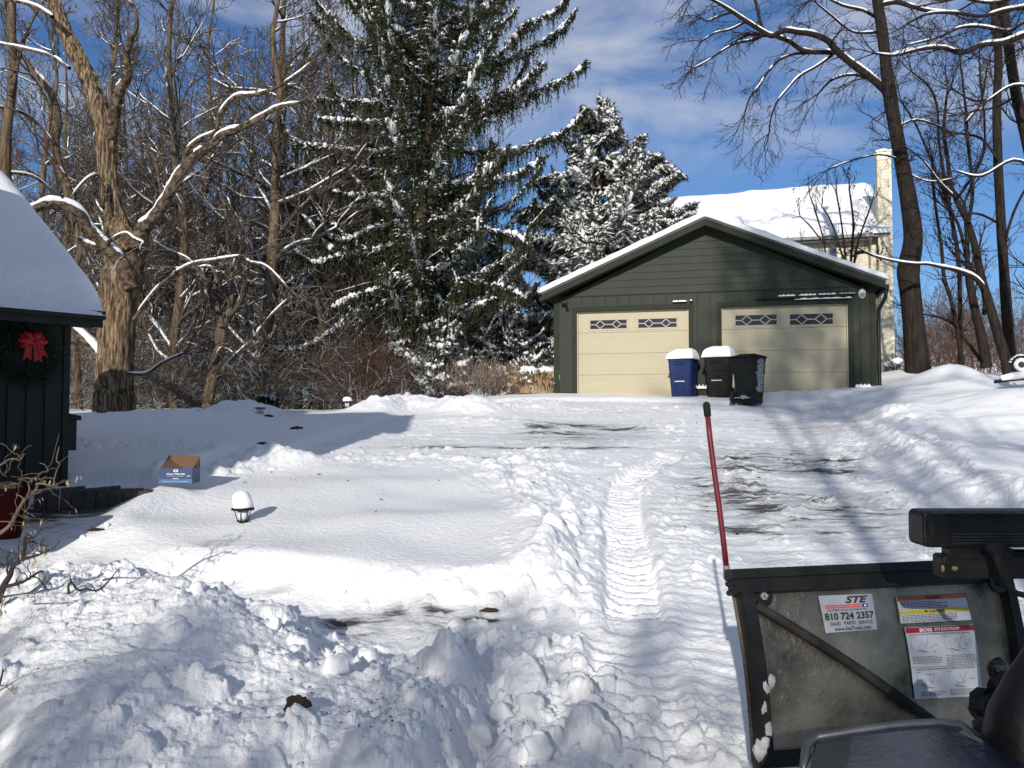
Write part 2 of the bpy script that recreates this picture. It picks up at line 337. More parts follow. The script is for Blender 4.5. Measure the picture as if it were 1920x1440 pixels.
def ground(x, y):
    z = zbase(x, y)
    bare = np.zeros_like(x)
    z = z + 0.05 * fbm(x * .25, y * .25, 3, 3) + 0.015 * fbm(x * 1.1, y * 1.1, 5, 2)
    dm, dd = polymask(x, y, DRIVE, 0.35)
    nearm = (y > 1.5) & (y < 26) & (np.abs(x) < y * .8 + 1)
    dmn = dm * nearm
    off = 1 - dm
    # undisturbed snow stands higher than the cleared drive
    z = z + off * (0.08 + 0.05 * fbm(x * .5, y * .5, 9, 3))
    # scraped texture: long streaks across the drive
    z = z + dm * (0.016 * fbm(x * 0.9 + 0.5 * fbm(x, y, 71, 2), y * 4.0, 21, 4) + 0.012 * fbm(x * 4, y * 4, 23, 3))
    chunk = dmn * sstep(-0.05, 0.35, fbm(x * .55, y * .7, 31, 3))
    z = z + chunk * (0.85 * clods(x, y, .15, 41, .6, .55, chunk) + 0.8 * clods(x, y, .065, 43, .6, .6, chunk))
    z = z + dmn * 0.6 * clods(x, y, .09, 45, .10, .8, dmn)
    # island with the lantern
    im, idist = polymask(x, y, ISLAND, 0.30)
    im2 = sstep(0.16, -0.30, idist + 0.06 * fbm(x * 2, y * 2, 51, 3))
    z = z + im2 * (0.10 + 0.06 * fbm(x * .7, y * .6, 53, 2) + .05 * np.exp(-((y - 6.4) / .5) ** 2) + .03 * np.exp(-((y - 7.7 - .1 * x) / .35) ** 2))
    edge = np.exp(-((idist + 0.05) / 0.24) ** 2) * sstep(-1.5, 0.2, x + 0.6 * perlin(x, y, 57))
    z = z + edge * (0.04 + 0.7 * clods(x, y, .24, 55, .7, .8, edge) + .6 * clods(x, y, .11, 56, .6, .8, edge))
    eb = np.exp(-((idist + .1) / .5) ** 2) * sstep(8.0, 9.5, y)
    z = z + eb * (.5 * clods(x, y, .2, 57, .5, .8, eb) + .5 * clods(x, y, .1, 58, .5, .8, eb))
    # raised terrace in front of the shed
    tm, td = polymask(x, y, TERR, 0.25)
    z = z + tm * .22 * sstep(13.0, 9.5, y)
    # berm between island and tyre track
    bp = poly_px([(1052, 1140), (1062, 1060), (1072, 1000), (1070, 950), (1040, 905), (960, 882)])
    d, t, s_ = segdist(x, y, bp); b = np.exp(-(d / 0.27) ** 2); e_ = sstep(.8, .2, d)
    z = z + b * (0.085 + 0.05 * fbm(x * 3, y * 3, 61, 3) + .8 * clods(x, y, .22, 63, .7, .8, b)) + e_ * .7 * clods(x, y, .11, 65, .55, .8, e_)
    for pts, w, h, sd_ in (([(480, 775), (430, 790), (380, 790), (150, 800)], .45, .13, 71), ([(705, 776), (745, 768), (800, 768), (880, 772)], .55, .24, 72),
                           ([(900, 768), (960, 762), (1020, 760)], .6, .10, 73), ([(560, 892), (500, 880), (430, 905), (390, 915)], .35, .13, 74),
                           ([(620, 868), (800, 862), (930, 872), (1050, 880)], .35, .07, 75), ([(860, 790), (1000, 800), (1020, 805)], .5, .08, 76),
                           ([(1250, 800), (1350, 850), (1420, 900)], .5, .03, 77), ([(1680, 790), (1720, 850), (1775, 910), (1880, 950), (2050, 1000)], .5, .13, 78),
                           ([(150, 870), (300, 862), (420, 868), (480, 880)], .6, .12, 79), ([(1440, 747), (1540, 745), (1640, 749)], .25, .07, 80),
                           ([(1380, 900), (1460, 950), (1480, 1010)], .4, .03, 81), ([(505, 780), (420, 782)], .4, .13, 82), ([(1230, 880), (1270, 960), (1300, 1080)], .3, .03, 83)):
        q = poly_px(pts); d, t, s_ = segdist(x, y, q); b = np.exp(-(d / w) ** 2); e_ = sstep(w * 1.6, w * .3, d)
        z = z + b * h * (1 + .5 * fbm(x * 2.2, y * 2.2, sd_, 3)) + e_ * (.45 * clods(x, y, .2, sd_, .5, .7, e_) + .5 * clods(x, y, .1, sd_ + 1, .5, .7, e_))
    # right bank, smooth and deep
    rm, rd = polymask(x, y, RBANK, 0.9)
    z = z + rm * (0.10 + .10 * fbm(x * .45, y * .8, 91, 3) + .02 * fbm(x * 1.3, y * 4, 92, 3))
    for (a, b_, d_, h, wx, wy) in ((1790, 705, 19, .45, .85, .8), (1900, 742, 15.5, .30, 1.5, 1.0), (1915, 790, 13, .18, 1.6, .5), (1735, 712, 21.5, .2, .9, .7)):
        c = P(a, b_, d_); z = z + h * np.exp(-((x - c[0]) / wx) ** 2 - ((y - c[1]) / wy) ** 2)
    # foreground mound, lower left
    fm, fd = polymask(x, y, FMOUND, 0.0)
    fdn = fd + .08 * fbm(x * 2.3, y * 2.3, 95, 3)
    fr = sstep(0.12, -0.75, fdn); fe = sstep(.15, -.15, fdn) * nearm
    z = z + fr * (0.24 + .12 * sstep(-.8, -1.8, x) + .08 * fbm(x * .9, y * .9, 96, 2))
    wx_ = x + .05 * fbm(x * 2, y * 2, 5); dk = .45 + .55 * sstep(-.1, .2, fbm(x * 1.1, y * 1.1, 94, 2))
    z = z + fe * (.065 * fbm(x * 1.7 + y * .8, y * 3.4 - x * 1.2, 97, 5, .62) - .03 * np.abs(fbm(x * 5 + y, y * 8 - 2 * x, 93, 3)) + .7 * clods(x, y, .26, 98, .16, .8, fe) + dk * (1.0 * clods(wx_, y, .13, 99, .30, .8, fe) + .8 * clods(x, y, .055, 100, .38, .7, fe) + .8 * clods(x, y, .03, 90, .4, .8, fe)))
    rb = np.exp(-((fd + .2) / .42) ** 2) * sstep(-2.3, -1.3, x) * sstep(6.4, 5.8, y)
    z = z + rb * (.7 * clods(x, y, .20, 101, .6, .8, rb) + .85 * clods(x, y, .11, 103, .6, .9, rb) + .7 * clods(x, y, .05, 104, .6, .9, rb) + .8 * clods(x, y, .028, 105, .5, .9, rb))
    # the plow's cut: a ridge with a steep shaded right side
    q = poly_px([(835, 1185), (850, 1240), (845, 1320), (790, 1400), (740, 1500)], .1); d, t, s_ = segdist(x, y, q)
    z = z + .11 * np.exp(-(d / .17) ** 2) - .12 * np.exp(-((d - .20) / .10) ** 2) * (s_ > 0) * 1.0
    lm, ld = polymask(x, y, LUMPS, 0.3)
    z = z + lm * (0.02 + .8 * clods(x, y, .24, 105, .5, .8, lm) + .95 * clods(x, y, .12, 107, .65, .8, lm) + .7 * clods(x, y, .055, 109, .6, .9, lm) + .7 * clods(x, y, .03, 110, .5, .9, lm) + .04 * fbm(x * 3, y * 3, 111, 4))
    # cleared walk at the left, lower, glazed
    wm, wd = polymask(x, y, WALK, 0.35)
    z = z + wm * (.17 * sstep(6.6, 7.5, y) - .06)
    # tyre tracks with lug marks
    for tr, w, dep, per, al in ((TRACK, .205, .085, .145, 1), (TRACK2, .22, .03, .16, .7), (TRACK3, .25, .03, .16, .22), (TRACK4, .24, .05, .15, .7)):
        d, t, s_ = segdist(x, y, tr)
        inn = sstep(w + .03, w - .04, d + .03 * perlin(x * 3, y * 3, 7))
        lug = np.abs(((t + .07 * (d / w) + .03 * perlin(x * 2.5, y * 2.5, 4)) / per) % 1 - .5) * 2
        lug = sstep(.35, .65, lug)
        T_ = t.max(); inn = inn * sstep(0, .35, t) * sstep(0, .3, T_ - t + .001); al = al * np.clip(.75 + .8 * fbm(x * 1.6, y * 1.6, 14, 3), .15, 1.15)
        z = z * 1.0 + al * (-dep * inn + inn * .06 * lug * (0.8 + .35 * perlin(x * 2, y * 2, 8))) + al * .035 * np.exp(-((d - w - .06) / .07) ** 2)
    # where asphalt, walk and soil show through; one patch paints a shadowed hollow
    def patch(px, py, wx, wy, s, k=1.0):
        c = G(px, py); q = np.exp(-((x - c[0]) / wx) ** 2 - ((y - c[1]) / wy) ** 2)
        return k * q
    for a in PATCHES:
        bare = np.maximum(bare, patch(*a))
    bare = bare * (1 - .7 * rm) * (0.25 + .75 * np.clip(dm + wm, 0, 1)) * (1 - im2) * (1 - sstep(.1, -.3, fdn))
    z = z - .02 * np.clip(bare, 0, 1)
    return z, bare, dm, dd
PATCHES = ((1080, 797, .9, .5, 1), (1160, 803, .7, .35, 1), (1020, 805, .6, .25, 2), (1060, 812, 1.2, .3, 2), (1000, 838, .9, .22, 3), (1100, 838, .9, .2, 3), (920, 863, .3, .12, 4), (830, 836, 1.0, .2, 4),
              (1400, 880, .8, .5, 5, 1.0), (1540, 885, .7, .35, 5, 1.0), (1560, 862, .9, .2, 6, 1.0), (1430, 950, .5, .5, 6, 1.0), (1390, 990, .6, .25, 6, 1.0), (1480, 942, .3, .25, 6, .7), (1560, 995, .35, .1, 7, .9), (1470, 1000, .3, .08, 7, .9), (1380, 860, .6, .3, 7, 1.0),
              (1400, 930, 1.0, 1.8, 9, .84), (1560, 950, 1.1, 2.0, 9, .76), (1470, 860, 1.8, 1.8, 9, .74), (1520, 800, 1.6, 2.0, 9, .64), (1090, 815, 1.8, 1.4, 9, .68), (800, 830, 2.0, 1.2, 9, .35), (1420, 1040, .5, 1.0, 9, .45), (1500, 765, 1.6, 1.2, 9, .42), (740, 1165, 1.0, .3, 9, .6), (1150, 770, 1.5, .6, 9, .3),
              (1530, 770, .8, .4, 8, .35), (1600, 757, .4, .12, 8, .6), (1420, 770, .5, .25, 8, .3),
              (740, 1150, .22, .10, 9, 1), (820, 1150, .22, .07, 9, 1), (870, 1160, .10, .06, 10, .9), (915, 1160, .12, .03, 10, 1.3), (630, 1165, .25, .12, 10, 1), (640, 1190, .3, .14, 10, .7), (420, 1100, .4, .08, 11, .8), (500, 1115, .3, .05, 11, .8), (480, 1105, .5, .05, 11, .5),  # the wider patch at the mound edge is a shadow hollow painted dark
              (150, 985, 1.0, .6, 12, 1.15), (60, 1000, .9, .7, 12, 1.05), (40, 1060, .4, .2, 12, .5), (200, 960, .5, .12, 13, .8), (250, 985, .5, .1, 13, .7), (1650, 960, .5, .3, 14, .25))
TERR = poly_px([(-300, 935), (60, 935), (290, 935), (330, 915), (420, 885), (430, 830), (380, 795), (-300, 795)])

def build_ground():
    u_in = np.linspace(-0.72, 0.72, 1250)
    ext = 0.72 + np.array([.02, .05, .09, .14, .2, .3, .42, .58, .8, 1.1, 1.5, 2.0])
    u = np.concatenate([-ext[::-1], u_in, ext])
    yy = np.concatenate([np.linspace(-70, 0.9, 40), 1.0 * np.exp(np.linspace(0, math.log(30.0), 900)), 30 * np.exp(np.linspace(0.02, math.log(20), 50))])
    U, Y = np.meshgrid(u, yy)
    sc = np.sqrt(np.maximum(Y, 0) ** 2 + 1.0)
    au = np.abs(U)
    X = np.sign(U) * (np.minimum(au, .72) * sc + np.where(au > .72, (au - .72) ** 1.3 * 70 + (au - .72) * sc, 0))
    z, bare, dm, dd = ground(X, Y)
    H, Wd = U.shape
    v = np.stack([X, Y, z], -1).reshape(-1, 3)
    i = (np.arange(H - 1)[:, None] * Wd + np.arange(Wd - 1)[None, :]).ravel()
    f = np.stack([i, i + 1, i + Wd + 1, i + Wd], 1)
    cen = inside(v[f[:, 0], 0], v[f[:, 0], 1], DRIVE)
    mats_ = m_ground
    for nm, sel in (('snow_ground', ~cen), ('driveway', cen)):
        ff = f[sel]; used, inv = np.unique(ff.ravel(), return_inverse=True)
        o = fastmesh(nm, v[used], inv.reshape(-1, 4), mats_, smooth=True)
        at_ = o.data.attributes.new('bare', 'FLOAT', 'POINT'); at_.data.foreach_set('value', bare.ravel()[used].astype(np.float32))
        tag(o, kind='structure')
        o['label'] = 'deep snow covering the yard and banks' if nm[0] == 's' else 'plowed driveway with packed snow and tyre tracks'
    return X, Y, z

def ground_mat():
    m = bpy.data.materials.new('snow_and_asphalt'); m.use_nodes = True; N, L = m.node_tree.nodes, m.node_tree.links; b = N['Principled BSDF']
    g = N.new('ShaderNodeNewGeometry'); a = N.new('ShaderNodeAttribute'); a.attribute_name = 'bare'
    mpn = N.new('ShaderNodeMapping'); mpn.inputs['Scale'].default_value = (1.6, 7.0, 1); mpn.inputs['Rotation'].default_value = (0, 0, R(6)); L.new(g.outputs['Position'], mpn.inputs[0])
    n = N.new('ShaderNodeTexNoise'); n.inputs['Scale'].default_value = 1.6; n.inputs['Detail'].default_value = 9; n.inputs['Roughness'].default_value = 0.72; L.new(mpn.outputs[0], n.inputs['Vector'])
    # dark = smoothstep(bare*k + noise)
    k = N.new('ShaderNodeMath'); k.operation = 'MULTIPLY_ADD'; k.inputs[1].default_value = 0.42; L.new(a.outputs['Fac'], k.inputs[0]); L.new(n.outputs['Fac'], k.inputs[2])
    r = N.new('ShaderNodeMapRange'); r.inputs['From Min'].default_value = 0.80; r.inputs['From Max'].default_value = 0.93; L.new(k.outputs[0], r.inputs['Value'])
    thin = N.new('ShaderNodeMapRange'); thin.inputs['From Min'].default_value = 0.58; thin.inputs['From Max'].default_value = 0.9; thin.inputs['To Max'].default_value = 0.75; L.new(k.outputs[0], thin.inputs['Value'])
    am = N.new('ShaderNodeMath'); am.operation = 'MULTIPLY'; L.new(thin.outputs[0], am.inputs[0])
    ab = N.new('ShaderNodeMapRange'); ab.inputs['From Max'].default_value = 0.25; L.new(a.outputs['Fac'], ab.inputs['Value']); L.new(ab.outputs[0], am.inputs[1])
    n5 = N.new('ShaderNodeTexNoise'); n5.inputs['Scale'].default_value = 0.7; n5.inputs['Detail'].default_value = 5; L.new(g.outputs['Position'], n5.inputs['Vector'])
    base = N.new('ShaderNodeMixRGB'); base.inputs[1].default_value = (0.90, 0.895, 0.885, 1); base.inputs[2].default_value = (0.84, 0.84, 0.84, 1); L.new(n5.outputs['Fac'], base.inputs[0])
    c1 = N.new('ShaderNodeMixRGB'); c1.inputs[2].default_value = (0.30, 0.31, 0.32, 1); L.new(am.outputs[0], c1.inputs[0]); L.new(base.outputs[0], c1.inputs[1])
    na = N.new('ShaderNodeTexNoise'); na.inputs['Scale'].default_value = 30; L.new(g.outputs['Position'], na.inputs['Vector'])
    asp = N.new('ShaderNodeMixRGB'); asp.inputs[1].default_value = (0.035, 0.036, 0.034, 1); asp.inputs[2].default_value = (0.10, 0.10, 0.085, 1); L.new(na.outputs['Fac'], asp.inputs[0])
    c2 = N.new('ShaderNodeMixRGB'); L.new(r.outputs[0], c2.inputs[0]); L.new(c1.outputs[0], c2.inputs[1]); L.new(asp.outputs[0], c2.inputs[2])
    L.new(c2.outputs[0], b.inputs['Base Color']); b.inputs['Roughness'].default_value = 0.72; b.inputs['Specular IOR Level'].default_value = 0.25
    n2 = N.new('ShaderNodeTexNoise'); n2.inputs['Scale'].default_value = 22; n2.inputs['Detail'].default_value = 6; n2.inputs['Roughness'].default_value = .6; L.new(g.outputs['Position'], n2.inputs['Vector'])
    n4 = N.new('ShaderNodeTexNoise'); n4.inputs['Scale'].default_value = 95; n4.inputs['Detail'].default_value = 4; L.new(g.outputs['Position'], n4.inputs['Vector'])
    bp0 = N.new('ShaderNodeBump'); bp0.inputs['Strength'].default_value = 0.9; bp0.inputs['Distance'].default_value = 0.004; L.new(n4.outputs['Fac'], bp0.inputs['Height'])
    bp = N.new('ShaderNodeBump'); bp.inputs['Strength'].default_value = 0.9; bp.inputs['Distance'].default_value = 0.018; L.new(n2.outputs['Fac'], bp.inputs['Height']); L.new(bp0.outputs[0], bp.inputs['Normal'])
    L.new(bp.outputs[0], b.inputs['Normal'])
    return m
m_ground = ground_mat()
GX, GY, GZ = build_ground()
def zg(x, y):
    i = min(max(int(np.searchsorted(GY[:, 0], y)), 1), GY.shape[0] - 1); r = []
    for j in (i - 1, i): r.append(np.interp(x, GX[j], GZ[j]))
    t = (y - GY[i - 1, 0]) / (GY[i, 0] - GY[i - 1, 0]); return float(r[0] * (1 - t) + r[1] * t)

# ------------------------------------------------------------------ text helper
def text_mesh(txt, bold=0.0, shear=0.0, space=1.0):
    cu = bpy.data.curves.new('t', 'FONT'); cu.body = txt; cu.size = 1; cu.offset = bold; cu.shear = shear; cu.space_character = space; cu.resolution_u = 3
    o = bpy.data.objects.new('t', cu); C.objects.link(o); bpy.context.view_layer.update()
    me = bpy.data.meshes.new_from_object(o.evaluated_get(bpy.context.evaluated_depsgraph_get()))
    v = np.zeros(len(me.vertices) * 3); me.vertices.foreach_get('co', v); v = v.reshape(-1, 3)
    f = [tuple(p.vertices) for p in me.polygons]
    bpy.data.objects.remove(o); bpy.data.curves.remove(cu); bpy.data.meshes.remove(me)
    v[:, 0] -= v[:, 0].min(); v[:, 1] -= v[:, 1].min()
    v[:, 0] /= v[:, 0].max() + 1e-9; v[:, 1] /= v[:, 1].max() + 1e-9
    return v[:, :2], f

# ------------------------------------------------------------------ green garage
TH = R(14)
GO = P(1186, 742, 20.9)
garage = empty('garage', GO, -TH, 'dark green gable garage with two tan doors and snow on its roof', 'garage')
# local frame: x along the front, y into the building, z up from the slab
SL, SR, AP, DEP = -2.0, 5.72, 1.83, 6.6
BT = 2.55
def gable_z(s, off=0.0):   # underside of the roof at the wall
    k = (4.22 - 2.42) / (AP - SL)
    k2 = (4.22 - 2.42) / (SR - AP)
    return (4.22 - (AP - s) * k if s < AP else 4.22 - (s - AP) * k2) + off
mb = MB()
wt = 0.16
D1 = (-1.42, 1.40, 2.17); D2 = (2.20, 5.12, 2.17)
for a, b_ in ((SL, D1[0]), (D1[1], D2[0]), (D2[1], SR)): mb.box((a, 0, -0.5), (b_, wt, 2.17))
mb.box((SL, 0, 2.17), (SR, wt, 2.40))
mb.prism([(SL, 0, 2.40), (SR, 0, 2.40), (SR, 0, gable_z(SR)), (AP, 0, 4.22), (SL, 0, gable_z(SL))], (0, wt, 0))
mb.box((SL, wt, -0.5), (SL + wt, DEP, 2.40)); mb.box((SR - wt, wt, -0.5), (SR, DEP, 2.40)); mb.box((SL, DEP, -0.5), (SR, DEP + wt, 2.40))
mb.prism([(SL, DEP, 2.40), (SR, DEP, 2.40), (AP, DEP, 4.22)], (0, wt, 0))
mb.build('wall', m_green, garage)
# lap siding of the gable: wedge boards
mb = MB(); z = BT + 0.025; k = 0
while z < 4.05:
    z1 = min(z + 0.18, 4.19)
    def lim(zz):
        kk = (4.22 - 2.42)
        return SL + (zz - 2.42) / kk * (AP - SL) + .02, SR - (zz - 2.42) / kk * (SR - AP) - .02
    a0, b0 = lim(z); a1, b1 = lim(z1)
    y0, y1 = -0.026, -0.008
    v = [(a0, y0, z), (b0, y0, z), (b1, y1, z1), (a1, y1, z1), (a0, -0.002, z), (b0, -0.002, z), (b1, -0.002, z1), (a1, -0.002, z1)]
    mb.add(v, [(0, 1, 2, 3), (0, 4, 5, 1), (3, 2, 6, 7), (0, 3, 7, 4), (1, 5, 6, 2)])
    z += 0.18
mb.build('lap_siding', m_green, garage)
mb = MB()   # board and batten band and corner boards
mb.box((SL + .05, -0.022, BT - .0), (SR - .05, -0.002, BT + .022))
for i in range(1, 12):
    s = -1.28 + (i - 1) * 0.305
    if s < D1[1] + .05: mb.box((s - .009, -0.018, 2.31), (s + .009, -0.001, BT - .002))
for s in np.arange(2.32, 5.2, 0.305): mb.box((s - .009, -0.018, 2.31), (s + .009, -0.001, BT - .002))
for s in (1.62, 1.92, 5.38): mb.box((s - .009, -0.018, 0.2), (s + .009, -0.001, BT - .002))
mb.build('batten', m_greentrim, garage)
mb = MB()
for a, b_ in ((SL - .015, SL + .12), (SR - .12, SR + .015)): mb.box((a, -0.03, -.35), (b_, -0.001, BT - .01))
for d_ in (D1, D2):
    mb.box((d_[0] - .12, -0.034, -.35), (d_[0] - .001, -0.0015, d_[2] + .12)); mb.box((d_[1] + .001, -0.034, -.35), (d_[1] + .12, -0.0015, d_[2] + .12))
    mb.box((d_[0] - .001, -0.034, d_[2] + .001), (d_[1] + .001, -0.0015, d_[2] + .12))
mb.box((SL + .125, -.026, -.35), (D1[0] - .125, -.0015, .10)); mb.box((D1[1] + .125, -.026, -.35), (D2[0] - .125, -.0015, .16)); mb.box((D2[1] + .125, -.026, -.35), (SR - .125, -.0015, .16))
mb.build('trim_board', m_greentrim, garage)
# doors
def garage_door(d_, wins):
    x0, x1, h = d_
    mb = MB(); n = 4; ph = h / n
    for i in range(n):
        z0 = i * ph + .003; z1 = (i + 1) * ph - .003
        mb.box((x0 + .03, 0.11, z0), (x1 - .03, 0.145, z1))
        if i < n - 1:
            for k_ in range(2):
                a = x0 + .15 + k_ * (x1 - x0) / 2; b_ = a + (x1 - x0) / 2 - .3
                zz0, zz1 = z0 + .12, z1 - .09
                for q in (((a, .107, zz0), (b_, .1098, zz0 + .02)), ((a, .107, zz1 - .02), (b_, .1098, zz1)), ((a, .107, zz0 + .0205), (a + .02, .1098, zz1 - .0205)), ((b_ - .02, .107, zz0 + .0205), (b_, .1098, zz1 - .0205))): mb.box(*q)
    dr = mb.build('door', m_tan, garage, bevel=.004)
    for (a, b_, z0, z1) in wins:
        mb = MB(); e = .05
        mb.box((a - e, .098, z0 - e), (b_ + e, .1095, z0)); mb.box((a - e, .098, z1), (b_ + e, .1095, z1 + e)); mb.box((a - e, .098, z0), (a, .1095, z1)); mb.box((b_, .098, z0), (b_ + e, .1095, z1))
        w = mb.build('window_frame', m_tan, dr, bevel=.004)
        mb = MB(); mb.box((a, .1055, z0), (b_, .109, z1)); mb.build('pane', m_glassdark, dr)
        mb = MB(); W_ = b_ - a; H_ = z1 - z0; zc = (z0 + z1) / 2
        def bar(p, q, r=.010):
            p = np.array((p[0], .1035, p[1])); q = np.array((q[0], .1035, q[1])); dd = q - p; L_ = np.linalg.norm(dd); dd /= L_; nn = np.array((-dd[2], 0, dd[0])) * r
            y = np.array((0, .0018, 0)); mb.add([p - nn - y, q - nn - y, q + nn - y, p + nn - y, p - nn + y, q - nn + y, q + nn + y, p + nn + y], [(0, 1, 2, 3), (7, 6, 5, 4), (0, 4, 5, 1), (1, 5, 6, 2), (2, 6, 7, 3), (3, 7, 4, 0)])
        for cx in (.275, .725):
            c = a + cx * W_; r_ = H_ / 2 - .01; rx = H_ * .52
            bar((c - rx, zc), (c, zc + r_)); bar((c, zc + r_), (c + rx, zc)); bar((c + rx, zc), (c, zc - r_)); bar((c, zc - r_), (c - rx, zc))
        rx = H_ * .52
        bar((a, zc), (a + .275 * W_ - rx, zc)); bar((a + .275 * W_ + rx, zc), (a + .725 * W_ - rx, zc)); bar((a + .725 * W_ + rx, zc), (b_, zc))
        mb.build('glazing_bar', m_tantrim, dr)
    mb = MB()
    mb.box((x0, .06, 0), (x0 + .028, .1, h)); mb.box((x1 - .028, .06, 0), (x1, .1, h)); mb.box((x0 + .0285, .06, h - .03), (x1 - .0285, .1, h - .001))
    mb.build('door_stop', m_tan, garage)
garage_door(D1, ((-1.08, -.15, 1.725, 1.945), (.15, 1.10, 1.725, 1.945)))
garage_door(D2, ((2.53, 3.5, 1.72, 1.965), (3.81, 4.79, 1.70, 1.955)))
# roof: slabs, fascia, snow
OV = 0.45
pk = (AP, 4.38 - .04); le = (-2.24, 2.62); re = (5.88, 2.64)
def roofpts(off):  # offset perpendicular-ish, up
    return [(le[0], le[1] + off), (pk[0], pk[1] + off), (re[0], re[1] + off)]
def slab(name, o0, o1, y0, y1, m, ext=0.0, parent=garage, smooth=False, bevel=0):
    a = roofpts(o0); b_ = roofpts(o1)
    mb = MB()
    poly = [(a[0][0] - ext, y0, a[0][1] - ext * .4), (a[1][0], y0, a[1][1]), (a[2][0] + ext, y0, a[2][1] - ext * .4), (b_[2][0] + ext, y0, b_[2][1] - ext * .4), (b_[1][0], y0, b_[1][1]), (b_[0][0] - ext, y0, b_[0][1] - ext * .4)]
    k = 6; v = [*poly] + [(p[0], y1, p[2]) for p in poly]
    mb.add(v, [(0, 1, 4, 5), (1, 2, 3, 4), (6 + 5, 6 + 4, 6 + 1, 6), (6 + 4, 6 + 3, 6 + 2, 6 + 1)] + [(i, i + 6, (i + 1) % 6 + 6, (i + 1) % 6) for i in range(6)])
    return mb.build(name, m, parent, smooth=smooth, bevel=bevel)
roof = slab('roof', -.155, -.02, -OV + .03, DEP + .3, m_greentrim)
slab('fascia', -.20, -.035, -OV, -OV + .029, m_greentrim)
slab('roof_edge', -.031, -.019, -OV - .012, -OV + .028, m_grey, .01)
slab('shingle_edge', -.018, .004, -OV - .022, DEP + .32, m_black, .012)
# roof snow: a sheet of real thickness with a soft irregular edge
def roof_snow():
    ns, nl = 180, 60
    ss = np.linspace(le[0] - .06, re[0] + .06, ns); ys = np.concatenate([np.linspace(-OV - .06, -OV + .12, 12), np.linspace(-OV + .2, DEP + .3, nl - 12)])
    Sg, Yg = np.meshgrid(ss, ys)
    base = np.interp(Sg, [le[0], pk[0], re[0]], [le[1], pk[1], re[1]]) + .006
    ed = np.minimum.reduce([(Sg - ss[0]) / .10, (ss[-1] - Sg) / .10, (Yg - ys[0]) / .08 + .45])
    th = (.15 + .025 * fbm(Sg * 2, Yg * 2, 5, 3) - .03 * sstep(1.9, 5.8, Sg)) * np.sqrt(np.clip(1 - (1 - np.clip(ed, 0, 1)) ** 2, 0.0, 1))
    peak = .02 * np.exp(-((Sg - AP) / .3) ** 2)
    top = base + th + .012 * perlin(Sg * 6, Yg * 6, 3) * np.clip(ed, 0, 1)
    Yj = Yg + .02 * fbm(Sg * 5, Yg * 0, 8, 3)
    v1 = np.stack([Sg, Yj, top], -1).reshape(-1, 3); v0 = np.stack([Sg, Yj, base], -1).reshape(-1, 3)
    H, W_ = Sg.shape; i = (np.arange(H - 1)[:, None] * W_ + np.arange(W_ - 1)).ravel(); n_ = H * W_
    f1 = np.stack([i, i + 1, i + W_ + 1, i + W_], 1); f0 = f1[:, ::-1] + n_
    e = []
    for j in range(W_ - 1): e += [(j + 1, j, j + n_, j + 1 + n_), ((H - 1) * W_ + j, (H - 1) * W_ + j + 1, (H - 1) * W_ + j + 1 + n_, (H - 1) * W_ + j + n_)]
    for j in range(H - 1): e += [(j * W_, (j + 1) * W_, (j + 1) * W_ + n_, j * W_ + n_), ((j + 1) * W_ + W_ - 1, j * W_ + W_ - 1, j * W_ + W_ - 1 + n_, (j + 1) * W_ + W_ - 1 + n_)]
    fastmesh('roof_snow', np.vstack([v1, v0]), np.vstack([f1, f0, np.array(e)]), m_snowfine, garage, smooth=True)
roof_snow()
# gutters and downspout
for s in (le[0] - .07, re[0] - .02):
    mb = MB(); mb.box((s, -OV + .02, 2.42), (s + .10, DEP + .2, 2.53)); mb.build('gutter', m_greentrim, garage)
mb = MB()
mb.tube([(re[0] + .03, -.35, 2.43), (re[0] + .02, -.28, 2.25), (SR + .07, -.05, 1.98), (SR + .06, -.04, 1.6), (SR + .06, -.04, .35), (SR + .06, -.05, .22), (SR + .12, -.12, .1), (SR + .5, -.3, .04), (SR + 1.25, -.35, .05)], [.045] * 9, 10)
mb.build('downspout', m_black, garage, smooth=True)
# ledge and bits of snow caught on the front
mb = MB(); mb.box((3.0, -.13, 2.33), (5.15, -.035, 2.36)); mb.build('ledge', m_greentrim, garage)
rg = random.Random(4)
def ledge_snow(s0, s1, z, th, y0=-.115, y1=-.03):
    mb = MB(); n_ = 26; top = []
    for i in range(n_ + 1):
        s = s0 + (s1 - s0) * i / n_; e = min(1, min(i, n_ - i) / 1.5 + .25)
        top.append((s, th * e * (1 + .3 * math.sin(i * .9 + s * 7) + .2 * rg.uniform(-1, 1))))
    for i in range(n_):
        (a, h0), (b_, h1) = top[i], top[i + 1]
        mb.add([(a, y0, z), (b_, y0, z), (b_, y1, z), (a, y1, z), (a, y0 + .01, z + h0), (b_, y0 + .01, z + h1), (b_, y1, z + h1), (a, y1, z + h0)],
               [(0, 1, 5, 4), (3, 7, 6, 2), (4, 5, 6, 7), (0, 3, 2, 1)] + ([(0, 4, 7, 3)] if i == 0 else []) + ([(1, 2, 6, 5)] if i == n_ - 1 else []))
    mb.build('ledge_snow', m_snow, garage)
for a, b_, z, th in ((3.53, 3.93, 2.375, .035), (4.0, 4.4, 2.38, .03), (4.45, 4.85, 2.385, .028), (4.9, 5.27, 2.392, .016), (3.9, 5.2, 2.285, .028), (1.02, 1.36, 2.33, .03), (1.44, 1.49, 2.345, .025),
                     (1.53, 1.86, .161, .075), (1.93, 2.08, .161, .075), (5.24, 5.6, .161, .06)): ledge_snow(a, b_, z, th)
mb = MB()
for a, b_ in ((3.53, 3.93), (4.0, 4.4), (4.45, 4.85), (4.9, 5.27)): mb.box((a, -.12, 2.366 if a < 4.6 else 2.372), (b_, -.031, 2.374 if a < 4.6 else 2.383))
